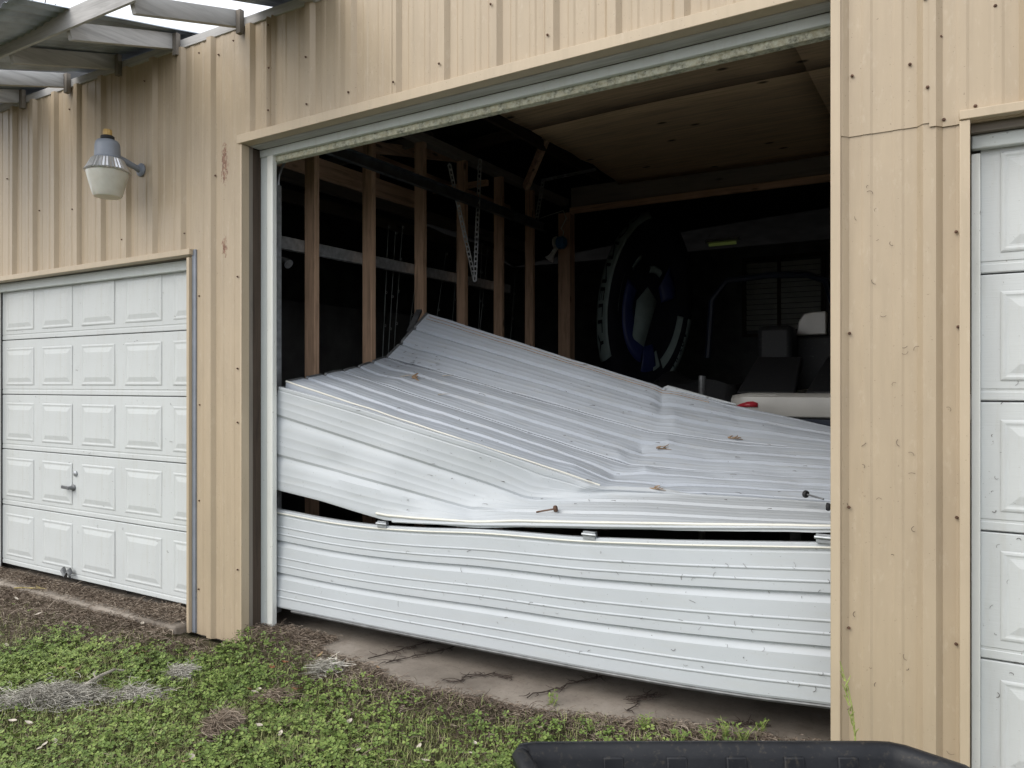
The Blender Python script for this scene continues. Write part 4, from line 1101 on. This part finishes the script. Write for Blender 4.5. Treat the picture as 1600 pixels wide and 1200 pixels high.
# ------------------------------------------------------------------ black dump cart in the foreground
ZR = 0.60
def loc(a, b, z):      # a along the rim, b away from the wall
    o = atz(805, 1161, ZR)
    return o + Vector((CA, SA, 0)) * a + Vector((SA, -CA, 0)) * b + Vector((0, 0, z - ZR))
CT = thing('dump_cart', 'black plastic dump cart tub with a rolled rim in the foreground', 'cart', loc(0.55, 0.4, -0.17))
outl = [(0.00, 0.045), (0.012, 0.012), (0.05, 0.0), (0.30, -0.003), (0.62, -0.005), (0.95, -0.004), (0.99, 0.0), (1.025, 0.02), (1.12, 0.125), (1.15, 0.25), (1.17, 0.60), (1.15, 0.72), (1.05, 0.76), (0.20, 0.76), (0.09, 0.72), (0.045, 0.60), (0.04, 0.25), (0.02, 0.12)]
cx, cy = 0.6, 0.38
def ring(k, z, dz=0): return [loc(cx + (a - cx) * (1 - k), cy + (b - cy) * (1 - k * 1.5), z) for a, b in outl]
def off_ring(d, z):
    r = []
    n = len(outl)
    for i in range(n):
        p0, p1 = Vector(outl[i - 1]), Vector(outl[(i + 1) % n]); t = (p1 - p0).normalized(); nn = Vector((-t.y, t.x))
        if nn.dot(Vector((cx, cy)) - Vector(outl[i])) < 0: nn = -nn
        q = Vector(outl[i]) + nn * d; r.append(tuple(loc(q.x, q.y, z)))
    return r
rg = [off_ring(0.0, ZR - 0.035), off_ring(-0.004, ZR - 0.012), off_ring(0.004, ZR - 0.001), off_ring(0.018, ZR + 0.001), off_ring(0.030, ZR - 0.006), off_ring(0.038, ZR - 0.03), off_ring(0.085, ZR - 0.26), off_ring(0.11, ZR - 0.30)]
Pm = np.array([r + [r[0]] for r in rg])
tb = MB(); tb.grid(Pm); tb.add(rg[-1], [tuple(range(len(outl)))]); tb.build('tub', M['tub'], CT, solid=0.005, angle=50)
for a in (0.255, 0.42, 0.575, 0.725, 0.865):
    p0 = loc(a, 0.036, ZR - 0.02); p1 = loc(a, 0.083, ZR - 0.25)
    MB().beam(p0 + Vector((0, 0, 0)), p1, 0.055, 0.012, up=Vector((SA, -CA, 0))).build('rib', M['tub'], CT, bevel=0.005)
for (a, b) in ((0.30, 0.15), (0.30, 0.62), (0.98, 0.15), (0.98, 0.62)):
    c = loc(a, b, -0.16 + 0.13)
    m = MB(); m.lathe([(0.05, -0.035), (0.11, -0.035), (0.13, -0.015), (0.13, 0.015), (0.11, 0.035), (0.05, 0.035)], (0, 0, 0), 22, 'y')
    m.v = [tuple(Vector((SA * -y + CA * x, CA * y + SA * x, z)) + c) for x, y, z in m.v]
    m.build('wheel', M['black_rubber'], CT)
fm = MB(); fm.beam(loc(0.25, 0.38, 0.10), loc(1.05, 0.38, 0.10), 0.10, 0.05)
for a in (0.30, 0.98):
    fm.beam(loc(a, 0.10, -0.03), loc(a, 0.67, -0.03), 0.03, 0.03).beam(loc(a, 0.38, -0.03), loc(a, 0.38, 0.30), 0.05, 0.05)
fm.build('undercarriage', M['steel_grey'], CT)
MB().tube([loc(1.05, 0.38, 0.10), loc(1.35, 0.40, 0.2), loc(1.75, 0.42, 0.75), loc(1.78, 0.42, 0.80)], 0.016, 8).build('pull_handle', M['steel_grey'], CT)

# ------------------------------------------------------------------ ground cover
def gz_arr(xs, ys): return np.array([ground_z(float(x), float(y)) for x, y in zip(xs, ys)])
def emit(name, V, Fc, m):
    me = bpy.data.meshes.new(name)
    me.vertices.add(len(V)); me.vertices.foreach_set('co', np.asarray(V, dtype=np.float32).ravel())
    k = Fc.shape[1]; nf = len(Fc)
    me.loops.add(nf * k); me.loops.foreach_set('vertex_index', Fc.astype(np.int32).ravel())
    me.polygons.add(nf); me.polygons.foreach_set('loop_start', np.arange(0, nf * k, k, dtype=np.int32))
    me.update(calc_edges=True); me.validate()
    me.materials.append(m)
    o = bpy.data.objects.new(name, me); C.objects.link(o); return o
def vn(xs, ys, s, z=0.0):
    return np.array([mnoise.noise(Vector((x * s, y * s, z))) for x, y in zip(xs, ys)])
def scatter(n, dens):
    """points in the visible yard, denser near the building; dens(x, y, d) gives the keep chance"""
    xs = rng.uniform(-7.8, 1.2, n); ys = rng.uniform(0.6, 3.75, n)
    e = np.array([float(edge_y(x)) if -4.03 < x < -0.45 else (3.22 if x < -4.57 else 3.36) for x in xs])
    d = e - ys
    keep = (d > -0.02) & (rng.random(n) < dens(xs, ys, d))
    # the cart stands clear
    return xs[keep], ys[keep], d[keep]
def patch(xs, ys):      # big patches of lush growth against bare spots
    return vn(xs, ys, 0.9, 7.7) + 0.6 * vn(xs, ys, 2.6, 2.2)
def blades(n, dens, hmin, hmax, wid, name, m, lean=0.6):
    xs, ys, d = scatter(n, dens); N = len(xs); z = gz_arr(xs, ys)
    a = rng.uniform(0, 2 * PI, N); h = rng.uniform(hmin, hmax, N); ln = rng.uniform(0.1, 1.0, N) * lean * h * 1.4
    w = rng.uniform(0.5, 1.2, N) * wid
    ax, ay = np.cos(a), np.sin(a); px_, py_ = -ay, ax
    base = np.stack([xs, ys, z - 0.004], 1)
    side = np.stack([px_, py_, np.zeros(N)], 1) * w[:, None]
    midp = base + np.stack([ax * ln * 0.35, ay * ln * 0.35, h * 0.62], 1)
    tip = base + np.stack([ax * ln, ay * ln, h * (1.0 - 0.25 * rng.random(N))], 1)
    V = np.stack([base - side, base + side, midp + side * 0.8, midp - side * 0.8, tip], 1).reshape(-1, 3)
    o = np.arange(N)[:, None] * 5
    Fc = np.concatenate([o + np.array([[0, 1, 2]]), o + np.array([[0, 2, 3]]), o + np.array([[3, 2, 4]])])
    return emit(name, V, Fc, m)
def clovers(n, dens, name, m):
    xs, ys, d = scatter(n, dens); N = len(xs); z = gz_arr(xs, ys)
    h = rng.uniform(0.008, 0.055, N); r = rng.uniform(0.009, 0.020, N); a0 = rng.uniform(0, 2 * PI, N)
    tx, ty = rng.normal(0, 0.30, N), rng.normal(0, 0.30, N)
    Vs, Fs = [], []; cnt = 0
    for k in range(3):
        a = a0 + k * 2.0944
        ax, ay = np.cos(a), np.sin(a); bx_, by_ = -ay, ax
        def pt(f, s, up):
            X = f * ax + s * bx_; Yy = f * ay + s * by_
            return np.stack([xs + X * r, ys + Yy * r, z + h + r * (X * tx + Yy * ty) + up * r], 1)
        q = [pt(0.08, 0, 0), pt(0.62, -0.52, 0.22), pt(1.05, -0.40, 0.16), pt(1.0, 0, -0.04), pt(1.05, 0.40, 0.16), pt(0.62, 0.52, 0.22)]
        V = np.stack(q, 1).reshape(-1, 3); o = np.arange(N)[:, None] * 6 + cnt
        Vs.append(V); cnt += len(V)
        Fs += [o + np.array([[0, 1, 2, 3]]), o + np.array([[0, 3, 4, 5]])]
    return emit(name, np.concatenate(Vs), np.concatenate(Fs), m)
near = lambda d, k: np.clip(d / k, 0, 1)
lushness = lambda x, y, d: np.clip(0.55 + 0.9 * patch(x, y) + 0.5 * np.clip((x + 3.5) / 1.3, -0.8, 1), 0.03, 1) * near(d - 0.14, 0.3)
o = clovers(120000, lambda x, y, d: lushness(x, y, d) ** 1.3, 'clover_patch', M['clover']); kind(o, 'stuff'); o['label'] = 'low green clover growing through the yard grass'
o = blades(230000, lambda x, y, d: np.clip(0.75 - 0.25 * patch(x, y), 0.15, 1) * near(d - 0.08, 0.5) * np.where((x < -4.9) & (d < 0.75), 0.25, 1.0), 0.02, 0.065, 0.0018, 'lawn_grass', M['blade'], 0.9); kind(o, 'stuff'); o['label'] = 'short weedy lawn grass in front of the garage'

def litter(n, region, name, m, L=(0.02, 0.07), lift=0.02, w=0.0014, label='', curl=0.9):
    """thin curved strands; region(n) returns x, y, z arrays"""
    x, y, z = region(n); N = len(x)
    a = rng.uniform(0, 2 * PI, N); l = rng.uniform(*L, N); b = rng.normal(0, curl, N); up = rng.uniform(0, lift, N); tl = rng.normal(0, 0.35, N)
    pts = []
    K = 6
    px_, py_, pz_ = x.copy(), y.copy(), z + up
    ang = a.copy()
    for k in range(K):
        pts.append(np.stack([px_, py_, pz_], 1))
        px_ = px_ + np.cos(ang) * l / (K - 1); py_ = py_ + np.sin(ang) * l / (K - 1); pz_ = np.maximum(pz_ + tl * l / (K - 1), z + 0.001)
        ang = ang + b * 0.6 + rng.normal(0, 0.25, N); tl = tl - rng.uniform(0, 0.35, N)
    Vs = []
    for k in range(K):
        sd_ = np.stack([-np.sin(ang) * w, np.cos(ang) * w, np.full(N, w * 0.8)], 1)
        Vs += [pts[k] - sd_, pts[k] + sd_]
    V = np.stack(Vs, 1).reshape(-1, 3); o = np.arange(N)[:, None] * (2 * K)
    Fc = np.concatenate([o + np.array([[2 * k, 2 * k + 1, 2 * k + 3, 2 * k + 2]]) for k in range(K - 1)])
    ob = emit(name, V, Fc, m); kind(ob, 'stuff'); ob['label'] = label
    return ob
def reg_edge(n):
    x = np.concatenate([rng.uniform(-4.0, -0.5, int(n * 0.55)), rng.uniform(-7.4, -4.0, n - int(n * 0.55))])
    e = np.array([float(edge_y(q)) if -4.03 < q < -0.45 else 3.24 for q in x])
    y = e - np.abs(rng.normal(0, 0.22, len(x))) + 0.04 + 0.05 * vn(x, x * 0, 3.0)
    return x, y, gz_arr(x, y)
litter(19000, reg_edge, 'leaf_litter', M['straw'], (0.02, 0.08), 0.025, 0.0013, 'brown dry litter along the edge of the concrete')
def reg_sill(n):
    x = rng.uniform(-7.3, -4.62, n); x = np.where(rng.random(n) < 0.3, rng.normal(-4.85, 0.12, n), x); x = np.clip(x, -7.3, -4.6)
    y = 3.475 - np.abs(rng.normal(0, 0.075, n)); y = np.maximum(y, 3.25)
    pile = np.exp(-((x + 4.85) / 0.12) ** 2) * 0.03
    return x, y, np.full(n, SLAB + 0.002) + rng.uniform(0, 1, n) * (0.012 + pile + 0.015 * np.clip(vn(x, x * 0, 4), 0, 1))
litter(14000, reg_sill, 'sill_litter', M['straw'], (0.02, 0.07), 0.02, 0.0014, 'brown dry litter heaped along the foot of the left door')
def reg_corner(n):
    x = rng.uniform(-4.05, -3.45, n); y = 3.62 - np.abs(rng.normal(0, 0.12, n))
    return x, y, np.maximum(gz_arr(x, y), SLAB + 0.002)
litter(3500, reg_corner, 'corner_litter', M['straw'], (0.02, 0.06), 0.03, 0.0014, 'brown dry litter in the left corner of the open bay')
def reg_yard(n):
    x = rng.uniform(-7.6, 0.5, n); y = rng.uniform(0.8, 3.3, n)
    keep = rng.random(n) < np.clip(0.35 - 0.8 * patch(x, y), 0.08, 1); x, y = x[keep], y[keep]
    return x, y, gz_arr(x, y)
litter(22000, reg_yard, 'yard_litter', M['straw'], (0.02, 0.09), 0.035, 0.0012, 'dry brown thatch scattered through the grass')

def clump(name, label, u, v, rx, ry, n, m, hgt, rot=0.0):
    c = atz(u, v, -0.15)
    def reg(k):
        r = np.minimum(1.35, np.abs(rng.normal(0, 0.55, k))); a = rng.uniform(0, 2 * PI, k); r = r * (0.8 + 0.35 * np.sin(a * 3 + u) * np.cos(a * 2 + v))
        ax, ay = r * np.cos(a) * rx, r * np.sin(a) * ry
        x = c.x + ax * CA - ay * SA; y = c.y + ax * SA + ay * CA
        wob = 0.03 * vn(x, y, 9)
        return x, y, gz_arr(x, y) + hgt * np.clip(1 - r ** 2, 0.1, 1) * rng.random(k) + 0.012 + np.abs(wob)
    o = litter(n, reg, name, m, (0.04, 0.13), 0.02, 0.0009, label, 1.5)
    del o['kind']
    return tag(o, label, 'moss clump')
clump('moss_clump', 'wide grey clump of fallen Spanish moss at the left edge of the grass', 85, 1098, 0.42, 0.14, 5200, M['moss'], 0.06)
clump('moss_clump', 'thin grey tail of moss trailing right from the wide clump', 215, 1092, 0.16, 0.045, 900, M['moss'], 0.025)
clump('moss_clump', 'brown dead moss clump in the middle of the lawn foreground', 345, 1150, 0.07, 0.17, 2200, M['moss_brown'], 0.055)
clump('moss_clump', 'small grey moss tuft in the grass left of the concrete corner', 282, 1060, 0.09, 0.07, 800, M['moss'], 0.04)
clump('moss_clump', 'brownish moss patch right of the dead brown clump', 430, 1100, 0.13, 0.05, 1000, M['moss_brown'], 0.03)
clump('moss_clump', 'faint grey moss wisp close to the dirt edge', 505, 1075, 0.10, 0.05, 600, M['moss'], 0.03)

# fallen leaves, twig, vines, weeds
def leaf_mesh(L, W, curl, m):
    n = 6; vs, fs = [], []
    for i in range(n + 1):
        g = i / n; w = W * math.sin(PI * min(1, g * 0.96 + 0.02)) ** 0.8; x = L * (g - 0.5); zc = curl * (g - 0.5) ** 2 * 4 * L * 0.3
        vs += [(x, -w, zc + w * 0.5), (x, 0, zc), (x, w, zc + w * 0.45)]
    for i in range(n):
        for k in range(2): fs.append((i * 3 + k, i * 3 + k + 1, i * 3 + k + 4, i * 3 + k + 3))
    mb = MB(); mb.add(vs, fs); return mb.mesh('fallen_leaf', m, 60)
LM = [leaf_mesh(0.065, 0.013, 0.6, M['leaf_tan']), leaf_mesh(0.05, 0.014, 0.8, M['leaf_orange']), leaf_mesh(0.055, 0.013, 0.4, M['leaf_pale'])]
kinds_ = [('tan curled dead leaf lying in the grass', 'tan fallen leaves'), ('rust-coloured dead leaf lying in the grass', 'rust-coloured fallen leaves'), ('pale upturned dead leaf lying in the grass', 'pale fallen leaves')]
lp = [(212, 1023, 1), (230, 1052, 1), (390, 1078, 1), (398, 1083, 2), (405, 1078, 2), (412, 1090, 2), (350, 1098, 2), (70, 1165, 2), (85, 1160, 2), (92, 1166, 2), (62, 1172, 2), (300, 1185, 2), (290, 1192, 0), (225, 1020, 0), (95, 1045, 0), (120, 1048, 0), (470, 1065, 1), (460, 1068, 1), (590, 1060, 0), (655, 1050, 1), (438, 1148, 2), (405, 1135, 2), (20, 1128, 2), (45, 1131, 2), (245, 1165, 0), (140, 1168, 0), (445, 1025, 1), (425, 1035, 1), (500, 1030, 0), (545, 1122, 2), (575, 1060, 0), (740, 1170, 2), (742, 1150, 2), (665, 1188, 2), (725, 1080, 0), (795, 1110, 2), (560, 1170, 2), (655, 1168, 2), (870, 1098, 0), (60, 960, 2), (75, 965, 2), (25, 935, 2), (160, 1000, 0), (100, 985, 2), (222, 978, 2), (10, 1010, 2), (300, 1030, 0)]
marks = [((85, 1098), 'the wide moss clump'), ((345, 1150), 'the dead moss clump'), ((282, 1060), 'the small grey moss tuft'), ((430, 1100), 'the brown moss patch'), ((505, 1070), 'the faint moss wisp'), ((160, 1060), 'the bent grey stick'), ((75, 935), 'the yellow cord loop'), ((345, 1000), 'the column foot'), ((700, 1075), 'the slab front'), ((780, 1170), 'the cart tub'), ((225, 975), 'the concrete sill'), ((600, 1170), 'the lush clover'), ((80, 1170), 'the bottom left corner'), ((20, 1000), 'the far left dirt')]
def ordinal(i, n):
    if n == 2: return ('left one', 'right one')[i]
    return 'leftmost' if i == 0 else 'rightmost' if i == n - 1 else ('second', 'third', 'fourth', 'fifth', 'sixth', 'seventh')[i - 1] + ' from the left'
near_of = [min(marks, key=lambda q: (q[0][0] - u) ** 2 + (1.6 * (q[0][1] - v)) ** 2)[1] for u, v, k in lp]
words_ = ['tan curled dead', 'rust-coloured dead', 'pale upturned dead']
for i, (u, v, k) in enumerate(lp):
    p = atz(u, v, -0.13); z = ground_z(p.x, p.y); p = atz(u, v, z + 0.035); z = ground_z(p.x, p.y) + (0.035 if ground_z(p.x, p.y) < -0.1 else 0.02)
    o = bpy.data.objects.new('fallen_leaf', LM[k]); C.objects.link(o)
    o.location = (p.x, p.y, z); o.rotation_euler = (random.uniform(-0.4, 0.4), random.uniform(-0.3, 0.3), random.uniform(0, 6.28)); q = random.uniform(0.7, 1.05); o.scale = (q, q, q)
    same = sorted(j for j in range(len(lp)) if near_of[j] == near_of[i] and lp[j][2] == k); same.sort(key=lambda j: lp[j][0]); n = len(same); r_ = same.index(i)
    tag(o, (words_[k] + ' leaf lying by ' + near_of[i]) if n == 1 else ordinal(r_, n) + ' of the ' + words_[k] + ' leaves by ' + near_of[i], 'leaf', 'dead leaves fallen on the yard')
def gpt(u, v, h):
    p = atz(u, v, -0.13); z = ground_z(p.x, p.y); p = atz(u, v, z + h); return Vector((p.x, p.y, ground_z(p.x, p.y) + h))
TWG = thing('fallen_branch', 'grey bent stick lying in the grass beside the wide moss clump', 'branch', gpt(140, 1060, 0.02))
MB().tube([gpt(118, 1080, 0.03), gpt(128, 1074, 0.045), gpt(142, 1064, 0.06), gpt(158, 1054, 0.07), gpt(178, 1048, 0.055), gpt(196, 1048, 0.035)], [0.010, 0.011, 0.011, 0.010, 0.008, 0.004], 8).build('stick', M['twig'], TWG)
MB().tube([gpt(150, 1058, 0.06), gpt(146, 1052, 0.08), gpt(150, 1049, 0.085)], [0.005, 0.004, 0.002], 6).build('twig', M['twig'], TWG)
def slab_pt(u, v): return atz(u, v, SLAB + 0.008)
vines = [('dark dead vine on the slab left of centre', [(580, 1030), (620, 1018), (665, 1005), (700, 998)]), ('dark dead vine with a green tinge crossing the slab', [(600, 1038), (650, 1026), (700, 1014), (740, 1002)]), ('dark thin vine at the front of the slab', [(700, 1068), (735, 1058), (770, 1054), (800, 1058)]), ('long dark vine at the right of the slab edge', [(820, 1090), (870, 1076), (905, 1066), (940, 1057)]), ('curled dark vine near the right of the slab', [(980, 1110), (1000, 1095), (1015, 1087), (1032, 1085)]), ('dark stem at the far right of the slab', [(1080, 1142), (1130, 1134), (1180, 1134), (1200, 1133)])]
for lab, pts in vines:
    P0 = [slab_pt(*q) for q in pts]; m = MB(); P0 = [P0[i // 4].lerp(P0[i // 4 + 1], (i % 4) / 4) + Vector((random.uniform(-0.02, 0.02), random.uniform(-0.02, 0.02), 0.002)) for i in range(12)] + [P0[3]]; m.tube(P0, [0.0022 + 0.002 * random.random() for i in range(13)], 6)
    for k in range(26):
        i = random.randrange(len(P0) - 1); q = P0[i].lerp(P0[i + 1], random.random())
        strand(q + Vector((random.uniform(-0.02, 0.02), random.uniform(-0.02, 0.02), 0)), (random.uniform(-1, 1), random.uniform(-1, 0.6), 0.05), random.uniform(0.03, 0.10), random.uniform(-0.015, 0.015), 0.0028, m, 3)
    o = m.build('dead_vine', M['vine']); tag(o, lab, 'vine')
# yellow cord on the sill
p = atz(72, 917, SLAB + 0.012)
o = MB().tube([p + Vector((0.11 * math.cos(t) * (1 + 0.1 * math.sin(3 * t)), 0.05 * math.sin(t), 0.004 * math.sin(2 * t))) for t in np.linspace(0, 5.6, 22)] + [p + Vector((-0.12, -0.12, 0)), p + Vector((-0.16, -0.16, -0.0))], 0.0055, 6).build('cord_loop', M['yellow'])
tag(o, 'loop of faded yellow cord on the sill in front of the left door', 'cord')
# tall weed stalk against the pier
ws_ = [at(u, v, 3.28) for u, v in ((1338, 1190), (1336, 1150), (1332, 1110), (1325, 1075), (1317, 1050))]
WD = thing('weed_stalk', 'tall yellow-green weed stalk against the right pier', 'weed', ws_[0])
MB().tube(ws_, [0.004, 0.0035, 0.003, 0.0025, 0.001], 6).build('stem', M['weed'], WD)
m = MB()
for k in range(14):
    q = ws_[1].lerp(ws_[4], k / 13); strand(q, (random.uniform(-1, 1), random.uniform(-1, 0.2), 1.6), random.uniform(0.02, 0.05), 0.004, 0.0035, m, 3)
m.build('seed_head', M['weed'], WD)
for i, (u, v) in enumerate(((1135, 1168), (1160, 1172), (1185, 1168), (1110, 1172), (1060, 1168), (1010, 1150), (860, 1118))):
    c = gpt(u, v, 0.0)
    W_ = thing('small_weed', ['upright leafy weed, left of the pair by the slab edge', 'tallest leafy weed in front of the slab shadow', 'leafy weed nearest the right pier', 'low weed behind the cart rim', 'bushy weed behind the middle of the cart rim', 'weed at the dirt edge left of the cart', 'tiny weed at the edge of the dirt below the lifted door'][i], 'weed', c)
    st_, lf = MB(), MB()
    for k in range(6):
        d = Vector((random.uniform(-0.5, 0.5), random.uniform(-0.5, 0.3), 1)).normalized(); L = random.uniform(0.06, 0.14)
        st_.tube([c, c + d * L * 0.6, c + d * L + Vector((d.x * 0.02, 0, 0))], [0.0022, 0.0016, 0.001], 5)
        for j in range(7):
            q = c + d * (L * (0.25 + 0.11 * j)); a = random.uniform(0, 6.28); w = 0.006; l = random.uniform(0.016, 0.030)
            f = Vector((math.cos(a), math.sin(a), 0.35)); s_ = Vector((-f.y, f.x, 0)) * w
            lf.add([q, q + f * l * 0.5 + s_, q + f * l, q + f * l * 0.5 - s_], [(0, 1, 2, 3)])
    st_.build('stem', M['weed'], W_); lf.build('foliage', M['clover'], W_)

# ------------------------------------------------------------------ oak beyond the left end of the building
OK = thing('oak_tree', 'live oak showing twiggy leaves above the broken lean-to roof', 'tree', (-14.4, 7.0, -0.2))
tc0 = Vector((-14.4, 7.0, -0.2))
MB().tube([tc0, tc0 + Vector((0.1, 0, 1.5)), tc0 + Vector((-0.1, 0.1, 3.2)), tc0 + Vector((0.2, 0.1, 4.6))], [0.42, 0.33, 0.28, 0.22], 12).build('trunk', M['bark'], OK)
lb = MB(); tips = []
def branch(p, d, L, r, depth):
    pts = [p]; q = p.copy(); dd = d.copy()
    for k in range(4):
        dd = (dd + Vector((random.uniform(-0.3, 0.3), random.uniform(-0.3, 0.3), random.uniform(-0.12, 0.2)))).normalized(); q = q + dd * L / 4; pts.append(q.copy())
    lb.tube(pts, [r, r * 0.85, r * 0.7, r * 0.55, r * 0.4], 6 if depth > 1 else 4)
    if depth >= 2: tips.extend(pts[1:])
    if depth < 4:
        for k in range(3 if depth < 3 else 4):
            e = (dd + Vector((random.uniform(-1, 1), random.uniform(-1, 1), random.uniform(-0.5, 0.7)))).normalized()
            branch(pts[random.choice((2, 3, 4))], e, L * 0.66, r * 0.5, depth + 1)
for k in range(7):
    a = k * 0.9 + 0.3
    branch(tc0 + Vector((0.2, 0.1, 4.2 + 0.15 * k)), Vector((math.cos(a), math.sin(a), 0.45)), 1.9, 0.11, 1)
lb.build('limbs', M['bark'], OK)
N = 9000; tp_ = np.array([tuple(t) for t in tips]); idx = rng.integers(0, len(tp_), N)
c = tp_[idx] + rng.normal(0, 0.14, (N, 3)); a = rng.uniform(0, 2 * PI, N); l = rng.uniform(0.04, 0.075, N)
f = np.stack([np.cos(a), np.sin(a), rng.normal(0, 0.5, N)], 1) * l[:, None]; s_ = np.stack([-np.sin(a), np.cos(a), rng.normal(0, 0.3, N)], 1) * (l * 0.25)[:, None]
V = np.stack([c, c + f * 0.5 + s_, c + f, c + f * 0.5 - s_], 1).reshape(-1, 3); o_ = np.arange(N)[:, None] * 4
cr_ = emit('crown', V, o_ + np.array([[0, 1, 2, 3]]), M['oak_leaf'])
cr_.parent = OK; cr_.matrix_parent_inverse = Matrix.Translation(-ORG[OK.name]); kind(cr_, 'stuff')
